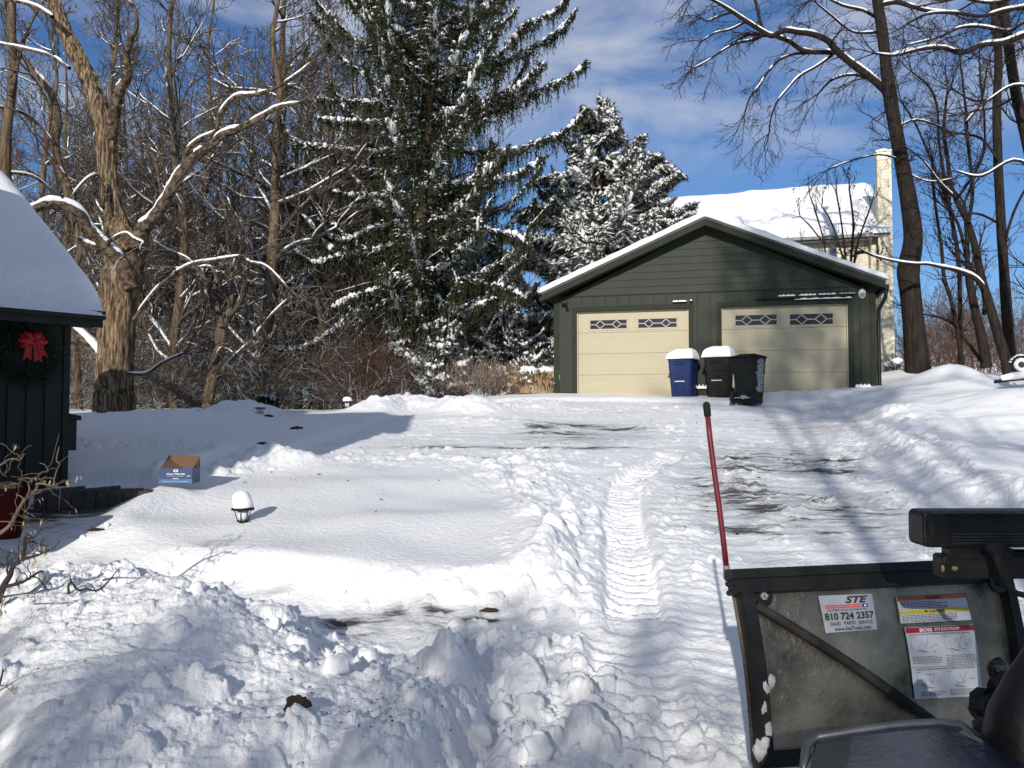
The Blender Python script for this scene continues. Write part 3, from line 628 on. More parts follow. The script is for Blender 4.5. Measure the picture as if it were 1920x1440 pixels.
mb.box((3.9, -.10, 2.262), (5.2, -.035, 2.284)); mb.box((1.02, -.1, 2.315), (1.36, -.035, 2.329)); mb.box((1.43, -.1, 2.33), (1.5, -.035, 2.344)); mb.build('moulding', m_greentrim, garage)
# two light fittings
l1 = empty('floodlight', (0, 0, 0), 0, None, None); l1.parent = garage; l1.location = (5.43, -.05, 2.38)
mb = MB(); mb.blob((0, 0, 0), (.085, .07, .12), 1, ns=14, nr=9, rough=.05); mb.build('lamp_body', m_white, l1, smooth=True)
mb = MB(); mb.lathe([(.045, 0), (.05, .03), (.03, .05)], (0, -.07, -.03), 14, ax=[[1, 0, 0], [0, 0, -1], [0, 1, 0]]); mb.build('lens', m_grey, l1)
l2 = empty('floodlight', (0, 0, 0)); l2.parent = garage; l2.location = (-1.7, -.03, 2.36)
mb = MB(); mb.lathe([(.03, 0), (.035, .02)], (0, 0, 0), 12, ax=[[1, 0, 0], [0, 0, -1], [0, 1, 0]]); mb.tube([(0, -.02, 0), (.03, -.09, -.05)], .014, 8); mb.tube([(0, -.02, 0), (.06, -.1, .07)], .012, 8); mb.build('bracket', m_black, l2)
mb = MB(); mb.tube([(.01, -.08, -.03), (.05, -.14, -.10)], [.028, .045], 10); mb.tube([(.02, -.06, 0), (-.09, -.1, .01)], [.02, .035], 10); mb.build('lamp_head', m_black, l2)

# ------------------------------------------------------------------ bins
def bin_(rear, mat_body, snow, label, px, d, rz, w=.58, dp=.66, h=1.0, name='wheelie_bin', zoff=0.0, tilt=0):
    c = P(px[0], px[1], d)
    r = empty(name, (c[0], c[1], c[2] + zoff), rz, label, 'bin', 'wheeled bins in front of the garage')
    # local: front (handle bar, catch) faces -y
    mb = MB()
    def ring(z, sx, y0, y1, cut=.05):
        return [(-sx + cut, y0, z), (sx - cut, y0, z), (sx, y0 + cut, z), (sx, y1 - cut, z), (sx - cut, y1, z), (-sx + cut, y1, z), (-sx, y1 - cut, z), (-sx, y0 + cut, z)]
    prof = [(.0, .39 * w, -.30 * dp, .28 * dp), (.03, .41 * w, -.33 * dp, .30 * dp), (.58 * h, .455 * w, -.42 * dp, .42 * dp), (.60 * h, .465 * w, -.435 * dp, .43 * dp), (.85 * h, .48 * w, -.46 * dp, .46 * dp), (.86 * h, .49 * w, -.475 * dp, .47 * dp), (.92 * h, .50 * w, -.485 * dp, .48 * dp)]
    rings = [ring(z, sx, y0, y1) for z, sx, y0, y1 in prof]
    v = [p for q in rings for p in q]; f = [tuple(range(8))[::-1], tuple(range(8 * (len(prof) - 1), 8 * len(prof)))]
    for i in range(len(prof) - 1):
        for j in range(8): f.append((i * 8 + j, i * 8 + (j + 1) % 8, (i + 1) * 8 + (j + 1) % 8, (i + 1) * 8 + j))
    mb.add(v, f); 
    mb.build('body', mat_body, r, bevel=.012)
    if not rear:
        fy = lambda z: -(.33 + (.42 - .33) * z / (.58 * h)) * dp - .003
        mb = MB()
        for (x0, x1, z0, z1) in ((-.02 - .13, .13, .80, .815),): mb.box((x0, -.475 * dp - .02, z0 * h), (x1, -.44 * dp, z1 * h))
        mb.box((-.115, fy(.5) - .012, .40 * h), (-.10, fy(.3), .49 * h)); mb.box((.09, fy(.5) - .012, .40 * h), (.105, fy(.3), .49 * h)); mb.box((-.099, fy(.5) - .012, .475 * h), (.089, fy(.3), .49 * h))
        mb.tube([(-.09, fy(.42), .38 * h), (-.09, fy(.3) - .004, .30 * h), (-.115, fy(.25) - .002, .25 * h), (-.115, fy(0) + .02, .02)], .007, 6); mb.tube([(.10, fy(.42), .38 * h), (.10, fy(.3) - .004, .30 * h), (.115, fy(.25), .25 * h)], .006, 6)
        mb.build('front_rib', mat_body, r)
        mb = MB(); mb.tube([(-.12, fy(.41) - .02, .385 * h), (.12, fy(.41) - .02, .385 * h)], .014, 8); mb.build('lift_bar', m_white, r)
    lid = empty('lid'); lid.parent = r
    lid.location = (0, 0, .92 * h)
    mb = MB(); lw = .52 * w
    nn = 12; top = []
    for i in range(nn + 1):
        y = -.52 * dp + 1.04 * dp * i / nn; zz = .03 + .045 * math.sin(math.pi * i / nn)
        for x in np.linspace(-lw, lw, 9): top.append((x, y, zz * (1 - .5 * (abs(x) / lw) ** 4)))
    k = 9
    v = top + [(p[0], p[1], .001) for p in top]; f = []
    N_ = len(top)
    for i in range(nn):
        for j in range(8): a = i * k + j; f += [(a, a + 1, a + k + 1, a + k), (a + N_, a + k + N_, a + k + 1 + N_, a + 1 + N_)]
    for j in range(8): f += [(j, j + N_, j + 1 + N_, j + 1), (nn * k + j, nn * k + j + 1, nn * k + j + 1 + N_, nn * k + j + N_)]
    for i in range(nn): f += [(i * k, (i + 1) * k, (i + 1) * k + N_, i * k + N_), (i * k + 8, i * k + 8 + N_, (i + 1) * k + 8 + N_, (i + 1) * k + 8)]
    mb.add(v, f)
    if rear:
        for x in (-.12, .0, .12): mb.tube([(x, -.5 * dp, .05), (x, -.1 * dp, .085), (x, .4 * dp, .06)], .012, 6)
    mb.build('lid_panel', m_blackp, lid)
    if snow:
        mb = MB(); mb_pts = []
        nx, ny = 26, 18; sw = lw + .03; v = []; 
        for i in range(ny + 1):
            for j in range(nx + 1):
                a = -1 + 2 * i / ny; b_ = -1 + 2 * j / nx
                x = b_ * sw; y = a * .53 * dp
                e = (1 - abs(b_) ** 5) ** .5 * (1 - abs(a) ** 6) ** .5 if abs(a) < 1 and abs(b_) < 1 else 0
                asym = 1 - .22 * max(0, -b_ - .2) * 1.3 if snow > 0 else 1
                v.append((x, y, .035 + e * abs(snow) * asym * (1 + .05 * math.sin(7 * x + 5 * y) + .03 * math.sin(19 * x + 3) + .03 * math.sin(23 * y + 9 * x) + .10 * x)))
        f = []
        for i in range(ny):
            for j in range(nx): a = i * (nx + 1) + j; f.append((a, a + 1, a + nx + 2, a + nx + 1))
        n0 = len(v); v2 = v + [(p[0], p[1], .012) for p in v]
        f += [tuple(q + n0 for q in g[::-1]) for g in f]
        for j in range(nx): f += [(j + 1, j, j + n0, j + 1 + n0), (ny * (nx + 1) + j, ny * (nx + 1) + j + 1, ny * (nx + 1) + j + 1 + n0, ny * (nx + 1) + j + n0)]
        for i in range(ny): f += [(i * (nx + 1), (i + 1) * (nx + 1), (i + 1) * (nx + 1) + n0, i * (nx + 1) + n0), ((i + 1) * (nx + 1) + nx, i * (nx + 1) + nx, i * (nx + 1) + nx + n0, (i + 1) * (nx + 1) + nx + n0)]
        mb.add(v2, f); mb.build('snow_cap', m_snow, lid, smooth=True)
    # wheels at the back (+y), axle
    wy = .36 * dp
    for sx in (-1, 1):
        wz = .13 if rear else .10
        mb = MB(); A = [[0, 0, 1], [0, 1, 0], [-1, 0, 0]]
        mb.lathe([(.10, -.03), (.135, -.025), (.14, 0), (.135, .025), (.10, .03)], (sx * .42 * w, wy + (.06 if rear else 0), wz), 22, ax=A); wh = mb.build('wheel', m_rubber, r, smooth=True)
        mb = MB(); mb.lathe([(.02, -.034), (.085, -.031), (.085, .031), (.02, .034)], (sx * .42 * w, wy + (.06 if rear else 0), wz), 16, ax=A); mb.build('hub', m_blackp, wh)
    mb = MB(); mb.tube([(-.42 * w, wy + (.06 if rear else 0), .13 if rear else .1), (.42 * w, wy + (.06 if rear else 0), .13 if rear else .1)], .012, 8); mb.build('axle', m_grey, r)
    if rear:
        mb = MB(); mb.tube([(-.42 * w, .46 * dp, .90 * h), (-.42 * w, .56 * dp, .93 * h), (.42 * w, .56 * dp, .93 * h), (.42 * w, .46 * dp, .90 * h)], .016, 8); mb.build('handle', m_blackp, r)
        mb = MB(); mb.blob((0, wy + .10, .14), (.07, .03, .045), 5, rough=.3); mb.blob((-.06, wy + .10, .13), (.09, .02, .02), 6, rough=.3)
        rg_ = np.random.RandomState(3)
        for i in range(30):   # snow plastered on the side facing left of its local frame
            z_ = .30 + .62 * i / 30 * h; mb.blob((-(.40 + .09 * z_ / h) * w - .004, .05 * math.sin(i * 1.7) + .02 + rg_.uniform(-.05, .05), z_), (.014, .12 + .06 * rg_.rand(), .05), i, ns=8, nr=5, rough=.4)
        mb.build('stuck_snow', mat('frozen_snow', (.40, .41, .42), .8, nscale=18, namt=.8), r, smooth=True)
    return r
bin_(False, m_blue, .23, 'blue wheeled bin with a thick snow cap on its lid', (1281, 743), 19.9, -TH - R(14), h=.98, zoff=-.03)
bin_(False, m_blackdusty, -.25, 'dark grey wheeled bin with a thick snow cap on its lid', (1349, 742), 19.7, -TH - R(13), h=1.0, w=.6, zoff=-.03)
bin_(True, m_blackp, 0, 'black wheeled bin turned backwards, its wheels showing and no snow cap', (1405, 757), 18.5, R(180 - 40), w=.60, h=1.12, dp=.62)

# ------------------------------------------------------------------ cream house behind
HA = R(16)
HO = P(1667, 712, 30.0)
house = empty('house', HO, -HA, 'two-storey cream sided house with snowy roof and tall chimney behind the garage', 'house')
EH = 8.80 - HO[2]; HWd, HD = 9.3, 9.0
mb = MB(); mb.box((-HWd, 0, .55), (.10, HD, EH)); mb.prism([(.10, 0, EH + .001), (.10, HD, EH + .001), (.10, HD / 2, EH + 2.75)], (-HWd, 0, 0)); mb.build('wall', m_cream, house)
mb = MB(); mb.box((-HWd + .05, .05, -1.2), (.05, HD - .05, .549)); mb.build('foundation', m_block, house)
mb = MB()
z = .6
while z < EH - .15:
    mb.add([(-HWd, -.022, z), (-.52, -.022, z), (-.52, -.004, z + .11), (-HWd, -.004, z + .11), (-HWd, 0, z), (-.52, 0, z)], [(0, 1, 2, 3), (0, 4, 5, 1)]); z += .11
mb.build('lap_siding', m_cream, house)
ch = empty('chimney'); ch.parent = house
CT = 11.38 - HO[2]; mb = MB(); mb.box((-.34, -.50, .50), (.12, .0, CT)); mb.build('chimney_wall', m_cream, ch)
mb = MB(); z = .52
while z < CT - .3:
    mb.add([(-.33, -.510, z), (.04, -.510, z), (.04, -.503, z + .11), (-.33, -.503, z + .11), (-.33, -.50, z), (.04, -.50, z)], [(0, 1, 2, 3), (0, 4, 5, 1), ]); z += .11
mb.build('chimney_siding', m_cream, ch)
mb = MB(); mb.box((.041, -.53, .50), (.13, -.501, CT)); mb.box((-.35, -.53, CT - .28), (.04, -.504, CT)); mb.box((-.39, -.56, CT + .001), (.17, .05, CT + .06)); mb.build('chimney_trim', m_creamtrim, ch)
mb = MB(); mb.blob((-.11, -.25, CT + .07), (.27, .27, .10), 7, ns=18, nr=8, flat=-.1); mb.build('chimney_snow', m_snow, ch, smooth=True)
rp = 2.7 / (HD / 2)
mb = MB(); mb.prism([(.0, -.55, EH - .55 * rp), (.0, HD / 2, EH + 2.75), (.0, HD + .5, EH - .5 * rp), (.0, HD + .5, EH - .5 * rp - .16), (.0, HD / 2, EH + 2.58), (.0, -.55, EH - .55 * rp - .16)], (-HWd - 1, 0, 0)); mb.build('roof', m_grey, house)
mb = MB(); mb.box((-HWd, -.68, EH - .50), (-.52, -.57, EH - .38)); mb.box((-HWd, -.54, EH - .56), (-.53, -.03, EH - .52)); mb.build('gutter', m_grey, house)
def house_snow():
    nx, ny = 120, 50; xs = np.linspace(-HWd - .5, .08, nx); ys = np.linspace(-.70, HD / 2 + .4, ny); X, Y = np.meshgrid(xs, ys)
    b0 = EH + Y * rp; b0 = np.minimum(b0, EH + 2.71) + .02
    ed = np.minimum.reduce([(xs[-1] - X) / .35, (Y - ys[0]) / .2]); e = np.sqrt(np.clip(1 - (1 - np.clip(ed, 0, 1)) ** 2, 0, 1))
    t = b0 + (.24 + .06 * fbm(X * .5, Y * .8, 61, 3) - .05 * sstep(-4.6, -5.2, X)) * e - .10 * np.exp(-((Y - HD / 2) / .5) ** 2) + .03 * fbm(X * 2, Y * 2, 62, 2) * e
    v = np.vstack([np.stack([X, Y, t], -1).reshape(-1, 3), np.stack([X, Y, b0], -1).reshape(-1, 3)]); i = (np.arange(ny - 1)[:, None] * nx + np.arange(nx - 1)).ravel(); n_ = nx * ny
    f = [np.stack([i, i + 1, i + nx + 1, i + nx], 1)]; e_ = []
    for j in range(nx - 1): e_ += [(j + 1, j, j + n_, j + 1 + n_), ((ny - 1) * nx + j, (ny - 1) * nx + j + 1, (ny - 1) * nx + j + 1 + n_, (ny - 1) * nx + j + n_)]
    for j in range(ny - 1): e_ += [(j * nx, (j + 1) * nx, (j + 1) * nx + n_, j * nx + n_), ((j + 1) * nx + nx - 1, j * nx + nx - 1, j * nx + nx - 1 + n_, (j + 1) * nx + nx - 1 + n_)]
    fastmesh('roof_snow', v, np.vstack(f + [np.array(e_)]), m_snowfine, house, smooth=True)
house_snow()
wz0, wz1 = EH - 2.2, EH - .70
mb = MB(); mb.box((-3.2, -.06, wz0), (-3.1, -.025, wz1)); mb.box((-1.7, -.06, wz0), (-1.55, -.025, wz1)); mb.box((-3.1, -.06, wz1 - .09), (-1.7, -.025, wz1)); mb.box((-3.1, -.06, wz0), (-1.7, -.025, wz0 + .08)); mb.box((-2.43, -.055, wz0 + .08), (-2.37, -.025, wz1 - .09))
hw = mb.build('window', m_creamtrim, house)
m_winlight = mat('window_glass', (0.30, 0.36, 0.36), 0.1, spec=.7)
mb = MB(); mb.box((-3.1, -.045, wz0 + .08), (-2.43, -.026, wz1 - .09)); mb.box((-2.37, -.045, wz0 + .08), (-1.7, -.026, wz1 - .09)); mb.build('pane', m_winlight, hw)
mb = MB(); mb.box((-.26, -.57, 1.45), (-.12, -.512, 1.62)); mb.build('vent_hood', m_cream, house)
mb = MB(); mb.tube([(-.62, -.6, EH - .5), (-.58, -.3, EH - .7), (-.58, -.06, EH - .9), (-.58, -.06, 1.)], .04, 8); mb.build('downspout', m_grey, house)
for x in (-.32, .02):
    mb = MB(); mb.box((x, -.48, -.8), (x + .09, -.46, .499)); mb.build('chimney_post', m_block, house)

# ------------------------------------------------------------------ dark green shed, left
A0 = math.atan2(.738, .675)            # wall direction
SC = P(126, 889, 9.0)                  # foot of the near corner
shed = empty('shed', SC, A0, 'dark green board shed with deep rounded snow on its roof', 'shed')
# local: x = along the wall (0 at the far right corner, negative towards the house), y = into the building (left/back)
SH = P(131, 590, 9.0)[2] - SC[2]; LL, SD = 4.2, 7.0; kp = .60
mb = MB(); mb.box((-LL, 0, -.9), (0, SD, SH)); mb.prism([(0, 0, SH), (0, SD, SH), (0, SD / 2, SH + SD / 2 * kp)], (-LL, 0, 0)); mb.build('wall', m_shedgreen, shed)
mb = MB()
for i in range(22): s = -.035 - i * .178; mb.box((s - .03, -.02, -.6), (s + .03 if i else s + .035, -.001, SH - .10))
mb.build('batten', m_shedgreen, shed)
mb = MB(); mb.box((-LL, -.03, SH - .099), (.0, -.0005, SH + .03)); mb.build('frieze', m_shedgreen, shed)
eo, ro = .28, .20
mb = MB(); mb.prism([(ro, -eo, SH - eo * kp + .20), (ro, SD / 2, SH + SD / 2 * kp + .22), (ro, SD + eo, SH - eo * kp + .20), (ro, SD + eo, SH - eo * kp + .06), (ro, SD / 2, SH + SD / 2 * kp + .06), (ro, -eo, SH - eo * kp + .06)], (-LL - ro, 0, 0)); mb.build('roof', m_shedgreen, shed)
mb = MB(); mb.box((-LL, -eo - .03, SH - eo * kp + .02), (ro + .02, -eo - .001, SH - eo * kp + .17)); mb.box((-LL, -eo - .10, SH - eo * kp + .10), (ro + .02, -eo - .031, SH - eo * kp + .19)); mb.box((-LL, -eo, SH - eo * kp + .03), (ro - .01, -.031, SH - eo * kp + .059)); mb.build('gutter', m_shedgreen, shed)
def shed_snow():
    nx, ny = 90, 60; xs = np.linspace(-LL, ro + .03, nx); ys = np.linspace(-eo - .12, SD + eo, ny); X, Y = np.meshgrid(xs, ys)
    b0 = SH + .21 - np.abs(Y - SD / 2) * kp + SD / 2 * kp
    ex = np.clip((xs[-1] - X) / .30, 0, 1); ey = np.clip((Y - ys[0]) / .38, 0, 1)
    e = np.sqrt(1 - (1 - ex) ** 2) * (1 - (1 - ey) ** 2.2) ** .5
    t = b0 + (.36 + .03 * fbm(X * 1.5, Y * 1.5, 3, 3)) * e - .14 * np.exp(-((Y - SD / 2) / .5) ** 2)
    b0 = b0 - .14 * np.exp(-((Y - SD / 2) / .5) ** 2)
    v = np.vstack([np.stack([X, Y, t], -1).reshape(-1, 3), np.stack([X, Y, b0], -1).reshape(-1, 3)]); i = (np.arange(ny - 1)[:, None] * nx + np.arange(nx - 1)).ravel(); n_ = nx * ny; e_ = []
    for j in range(nx - 1): e_ += [(j + 1, j, j + n_, j + 1 + n_)]
    for j in range(ny - 1): e_ += [((j + 1) * nx + nx - 1, j * nx + nx - 1, j * nx + nx - 1 + n_, (j + 1) * nx + nx - 1 + n_)]
    fastmesh('roof_snow', v, np.vstack([np.stack([i, i + 1, i + nx + 1, i + nx], 1), np.array(e_)]), m_snowfine, shed, smooth=True)
shed_snow()
mb = MB(); mb.box((.001, .12, .25), (.13, .45, .62)); mb.prism([(.001, .10, .62), (.001, .47, .62), (.17, .47, .58), (.17, .10, .58)], (0, 0, .05)); mb.build('meter_box', m_shedgreen, shed)
# wreath hanging on the shed
def on_shed(px, py, out=.05):
    dx = np.array([math.cos(A0), math.sin(A0), 0]); dn = np.array([math.sin(A0), -math.cos(A0), 0]); o = np.array(SC) + dn * out; c = np.array([0, 0, EYE]); r_ = P(px, py, 1.) - c
    t = np.dot(o - c, dn) / np.dot(r_, dn); return c + r_ * t
wc = on_shed(54, 668, .07)
wreath = empty('wreath', wc, A0, 'dark evergreen christmas wreath with a bright red bow on the shed wall', 'wreath')
rg = np.random.RandomState(8); vv = []; ff = []
for i in range(1500):
    a = rg.rand() * 6.283; rr = .235 + .05 * rg.randn(); c = np.array([rr * math.cos(a), -.02 + .03 * rg.randn(), rr * math.sin(a) * 1.05])
    d_ = rg.randn(3) * .6 + np.array([-math.sin(a), -.3, math.cos(a)]); d_ /= np.linalg.norm(d_); s_ = np.cross(d_, rg.randn(3)); s_ /= np.linalg.norm(s_) + 1e-9
    k = len(vv); vv += [c, c + d_ * .03 + s_ * .006, c + d_ * .075, c + d_ * .03 - s_ * .006]; ff.append((k, k + 1, k + 2, k + 3))
fastmesh('greenery', np.array(vv), np.array(ff), m_wreath, wreath)
mb = MB()
def loop(a0, ln, w_, sgn):
    ca, sa = math.cos(a0), math.sin(a0)
    mb.blob((0, 0, 0), (ln * .5, .035, .040), int(a0 * 50) + 60, ns=12, nr=8, rough=.25, fn=lambda q: np.array([((q[0] + ln * .52) * ca - q[2] * sa) * .78, q[1] - .09 - .02 * math.sin(a0 * 7), ((q[0] + ln * .52) * sa + q[2] * ca) * .78]))
bc = (.0, 0, .13)
for a0, ln in ((2.5, .19), (2.9, .19), (2.1, .18), (.6, .19), (.2, .19), (1.0, .17), (1.5, .13), (3.4, .16), (-.3, .16), (.85, .14), (2.3, .14), (1.9, .15), (1.25, .15)):
    loop(a0, ln, .09, 1)
mb.v = [q + np.array(bc) for q in mb.v]
for dx_, ln in ((-.03, .18), (.03, .2), (.06, .15)):
    mb.add([(dx_ - .025 + bc[0], -.10, bc[2]), (dx_ + .025 + bc[0], -.10, bc[2]), (dx_ * 1.8 + .04 + bc[0], -.13, bc[2] - ln), (dx_ * 1.8 + bc[0], -.12, bc[2] - ln + .03), (dx_ * 1.8 - .04 + bc[0], -.13, bc[2] - ln)], [(0, 1, 2, 3, 4)])
mb.blob((bc[0], -.11, bc[2]), (.03, .02, .03), 3)
mb.build('bow', m_ribbon, wreath)

# main house, beyond the left edge of the picture: what shades the shed and the yard
mh = empty('house', (-8.0, 4.9, 0), 0, 'dark green main house with a snowy roof beside the driveway', 'house')
mb = MB(); mb.box((-6.0, -1.3, -1.2), (3.15, 1.4, 5.55)); mb.prism([(-6.0, -1.3, 5.55), (3.15, -1.3, 5.55), (-1.4, -1.3, 5.85)], (0, 2.7, 0)); mb.box((-6.5, -10, -1.2), (-.6, -1.31, 5.5)); mb.build('wall', m_shedgreen, mh)
mb = MB(); mb.prism([(-6.4, -1.6, 5.56), (-1.4, -1.6, 5.87), (3.4, -1.6, 5.56), (3.4, -1.6, 5.76), (-1.4, -1.6, 6.1), (-6.4, -1.6, 5.76)], (0, 3.2, 0)); mb.box((-6.6, -10.2, 5.51), (-.5, -1.61, 5.7)); mb.build('roof_snow', m_snow, mh)

# stone edging of the terrace by the shed
mb = MB(); q = [on_ for on_ in (P(60, 962, 7.9), P(130, 955, 8.0), P(200, 948, 8.1), P(282, 946, 8.25))]
q2 = [P(60, 925, 7.9), P(130, 924, 8.0), P(200, 924, 8.1), P(282, 926, 8.25)]
rg = random.Random(2)
for i in range(3):
    for j in range(3):
        t0, t1 = j / 3 + .001, (j + 1) / 3 - .001
        a = q[i] + (q[i + 1] - q[i]) * t0; b_ = q[i] + (q[i + 1] - q[i]) * t1; h = (q2[i] - q[i])[2] + .01
        mb.add([a - (0, 0, .2), b_ - (0, 0, .2), b_ + (-.05, .4, -.2), a + (-.05, .4, -.2), a + (0, .02, h), b_ + (0, .02, h), b_ + (-.05, .4, h), a + (-.05, .4, h)], [(0, 1, 5, 4), (1, 2, 6, 5), (3, 0, 4, 7), (4, 5, 6, 7), (2, 3, 7, 6)])
sw = mb.build('retaining_wall', m_stone, bevel=.015); tag(sw, 'low dark stone edge between the walk and the shed terrace', 'wall')

# ------------------------------------------------------------------ cardboard box
bc_ = P(337, 905, 8.6)
bx = empty('cardboard_box', (bc_[0], bc_[1], bc_[2]), R(3), 'open blue printed cardboard carton standing in the snow', 'box')
w2, d2, h2 = .165, .12, .155
mb = MB(); t = .006
mb.box((-w2, -d2, 0), (w2, -d2 + t, h2)); mb.box((-w2, d2 - t, 0), (w2, d2, h2 + .12)); mb.box((-w2, -d2 + t, 0), (-w2 + t, d2 - t, h2)); mb.box((w2 - t, -d2 + t, 0), (w2, d2 - t, h2)); mb.box((-w2 + t, -d2 + t, 0), (w2 - t, d2 - t, t))
mb.add([(-w2, -d2 + .02, h2), (-w2, d2 - .01, h2 + .1), (-.02, d2 - .02, h2 - .0), (-.01, 0, h2 - .03)], [(0, 1, 2), (0, 2, 3)])
mb.add([(w2, -d2 + .02, h2), (w2 + .002, d2 - .01, h2 + .12), (w2 - .03, d2 - .02, h2 - .02)], [(0, 1, 2)])
mb.build('carton', m_card, bx)
mb = MB(); mb.box((-w2 - .001, -d2 - .003, .045), (w2 + .001, -d2 - .0005, h2 + .001)); mb.box((w2 + .0012, -d2 - .0005, .005), (w2 + .003, d2 + .001, h2 + .001)); mb.box((-w2 - .003, -d2 - .0005, .005), (-w2 - .0012, d2 + .001, h2 + .001)); mb.build('blue_panel', m_boxblue, bx)
mb = MB(); mb.box((-w2 - .001, -d2 - .003, .005), (w2 + .001, -d2 - .0005, .0448)); mb.build('light_blue_band', m_boxcyan, bx)
mb = MB()
def put_text(mb, txt, x0, x1, z0, z1, y, bold=0, shear=0):
    v, f = text_mesh(txt, bold, shear); mb.add(np.stack([x0 + v[:, 0] * (x1 - x0), np.full(len(v), y), z0 + v[:, 1] * (z1 - z0)], 1), f)
put_text(mb, 'Winter Wilde Mix', -.095, .095, .088, .106, -d2 - .004, .02)
put_text(mb, 'Refreshing winter pantry blend', -.085, .085, .070, .078, -d2 - .004)
put_text(mb, '18kg', .11, .15, .068, .082, -d2 - .004, .02)
put_text(mb, 'Net contents  Store in a cool dry place', -.13, .12, .016, .026, -d2 - .004)
mb.box((-.03, -d2 - .0045, .048), (.03, -d2 - .0035, .053)); mb.box((-.022, -d2 - .0045, .118), (.022, -d2 - .0035, .142)); mb.build('lettering', m_print, bx)
mb = MB(); mb.prism([(-.012, -d2 - .0062, .124), (.012, -d2 - .0062, .124), (.014, -d2 - .0062, .131), (0, -d2 - .0062, .138), (-.014, -d2 - .0062, .131)], (0, .001, 0)); mb.build('emblem', m_card, bx)

# ------------------------------------------------------------------ path lanterns
def path_lantern(px, py, d, sc_, label, cap, name='path_lantern', sink=0.02):
    c = P(px, py, d); r = empty(name, (c[0], c[1], c[2] - sink), .3, label, 'lantern', 'small garden path lanterns'); r.scale = (sc_,) * 3
    mb = MB(); mb.lathe([(.006, -.25), (.012, -.02), (.018, .0), (.026, .02), (.03, .045), (.04, .05), (.052, .056), (.052, .066), (.02, .067)], seg=14); mb.build('base', m_black, r, smooth=False)
    mb = MB()
    for i in range(6):
        a = i * math.pi / 3 + .2; mb.tube([(.046 * math.cos(a), .046 * math.sin(a), .064), (.074 * math.cos(a), .074 * math.sin(a), .158)], .0042, 6)
    mb.build('cage', m_black, r)
    mb = MB(); mb.lathe([(.036, .067), (.05, .158)], seg=16); mb.build('glass', m_lampglass, r, smooth=True)
    mb = MB(); mb.lathe([(.05, .155), (.098, .157), (.104, .164), (.096, .178), (.05, .195), (.02, .21)], seg=20); mb.build('roof', m_black, r)
    mb = MB(); n_ = 22
    prof = [(.0, .165)] + [(.090 * (1 - ((i / 10) ** 3.2)) ** .42 if i < 10 else 0.001, .17 + cap * i / 10) for i in range(11)]
    prof = [(.03, .168)] + [(max(.001, x), z) for x, z in prof[1:]]
    mb.lathe(prof, seg=n_); 
    vv_ = mb.v[0]; vv_[:, 0] += .006 * np.sin(vv_[:, 2] * 40 + vv_[:, 1] * 30); vv_[:, 1] += .005 * np.sin(vv_[:, 2] * 50); vv_[:, 0] -= .08 * (vv_[:, 2] - .165) * (cap > .1)
    mb.build('snow_cap', m_snow, r, smooth=True)
    return r
path_lantern(455, 985, 7.5, 1.0, 'black path lantern with a tall snow cap in the sunlit snow mound', .165)
path_lantern(651, 768, 18.5, 1.15, 'small snow-capped lantern in front of the brown brush', .10)
path_lantern(488, 780, 17.2, 1.1, 'small snow-capped lantern on the shaded berm beside the little snowy sapling', .07)
path_lantern(312, 792, 17.0, 1.0, 'dark lantern left of the grey tub under the trees', .05)
path_lantern(995, 731, 21.5, 1.1, 'snow-capped lantern by the dry grass left of the garage', .10)
# grey tub
c = P(370, 790, 17.3); r = empty('tub', c, .2, 'grey green plastic tub with snow on its lid below the forked tree', 'tub')
mb = MB(); mb.lathe([(.12, -.05), (.135, .0), (.16, .12), (.20, .125), (.20, .15), (.18, .16), (.17, .22), (.18, .225), (.16, .24)], seg=20); mb.build('tub_body', m_tub, r)
mb = MB(); mb.blob((0, 0, .235), (.16, .16, .05), 3, ns=16, flat=-.1); mb.build('snow_cap', m_snow, r, smooth=True)

# ------------------------------------------------------------------ snow plow
PL = dict(TL=P(1366, 1080, 3.60), TR=P(1878, 1057, 3.95), BL=P(1410, 1432, 3.42), BR=P(1922, 1395, 3.77))
_n = np.cross(PL['TR'] - PL['TL'], PL['BL'] - PL['TL']); _n /= np.linalg.norm(_n)
if _n[1] > 0: _n = -_n                       # towards the viewer / truck
def PS(a, b, o=0.0):
    p = (PL['TL'] * (1 - a) + PL['TR'] * a) * (1 - b) + (PL['BL'] * (1 - a) + PL['BR'] * a) * b
    return p + _n * (o + 0.10 * math.sin(math.pi * min(max(b, 0), 1)) * .35)
def pinv(px, py, o=0.01):
    a, b = .5, .5; ray = P(px, py, 1.) - np.array([0, 0, EYE])
    def err(a, b):
        q = PS(a, b, o) - np.array([0, 0, EYE]); return np.array([q[0] / q[1] - ray[0], q[2] / q[1] - ray[2]])
    for _ in range(12):
        e = err(a, b); h = 1e-4; J = np.stack([(err(a + h, b) - e) / h, (err(a, b + h) - e) / h], 1); da = np.linalg.solve(J, -e); a += da[0]; b += da[1]
    return a, b
plow = empty('snow_plow', PL['BL'], 0, 'stainless snow plow blade with black frame seen from behind', 'snow plow')
plow_inv = Matrix.Translation(-Vector(PL['BL']))
def pb(mb, name, m, parent=None, **k):
    mb.v = [q - PL['BL'] for q in mb.v]; return mb.build(name, m, parent or plow, **k)
m_steel = mat('dirty_steel', (0.42, 0.36, 0.27), 0.31, metal=0.95, nscale=2.4, col2=(0.04, 0.033, 0.023), bump=0.0048, bscale=38, detail=12, lo=.36, hi=.66)
mb = MB(); na, nb = 30, 16; v = []; f = []
for j in range(nb + 1):
    for i in range(na + 1): v.append(PS(i / na, j / nb, 0))
for j in range(nb):
    for i in range(na): k = j * (na + 1) + i; f.append((k, k + na + 1, k + na + 2, k + 1))
n0 = len(v); v += [p - _n * .006 for p in v]; f += [tuple(q + n0 for q in g[::-1]) for g in f]
mb.add(v, f); pb(mb, 'moldboard', m_steel, smooth=True)
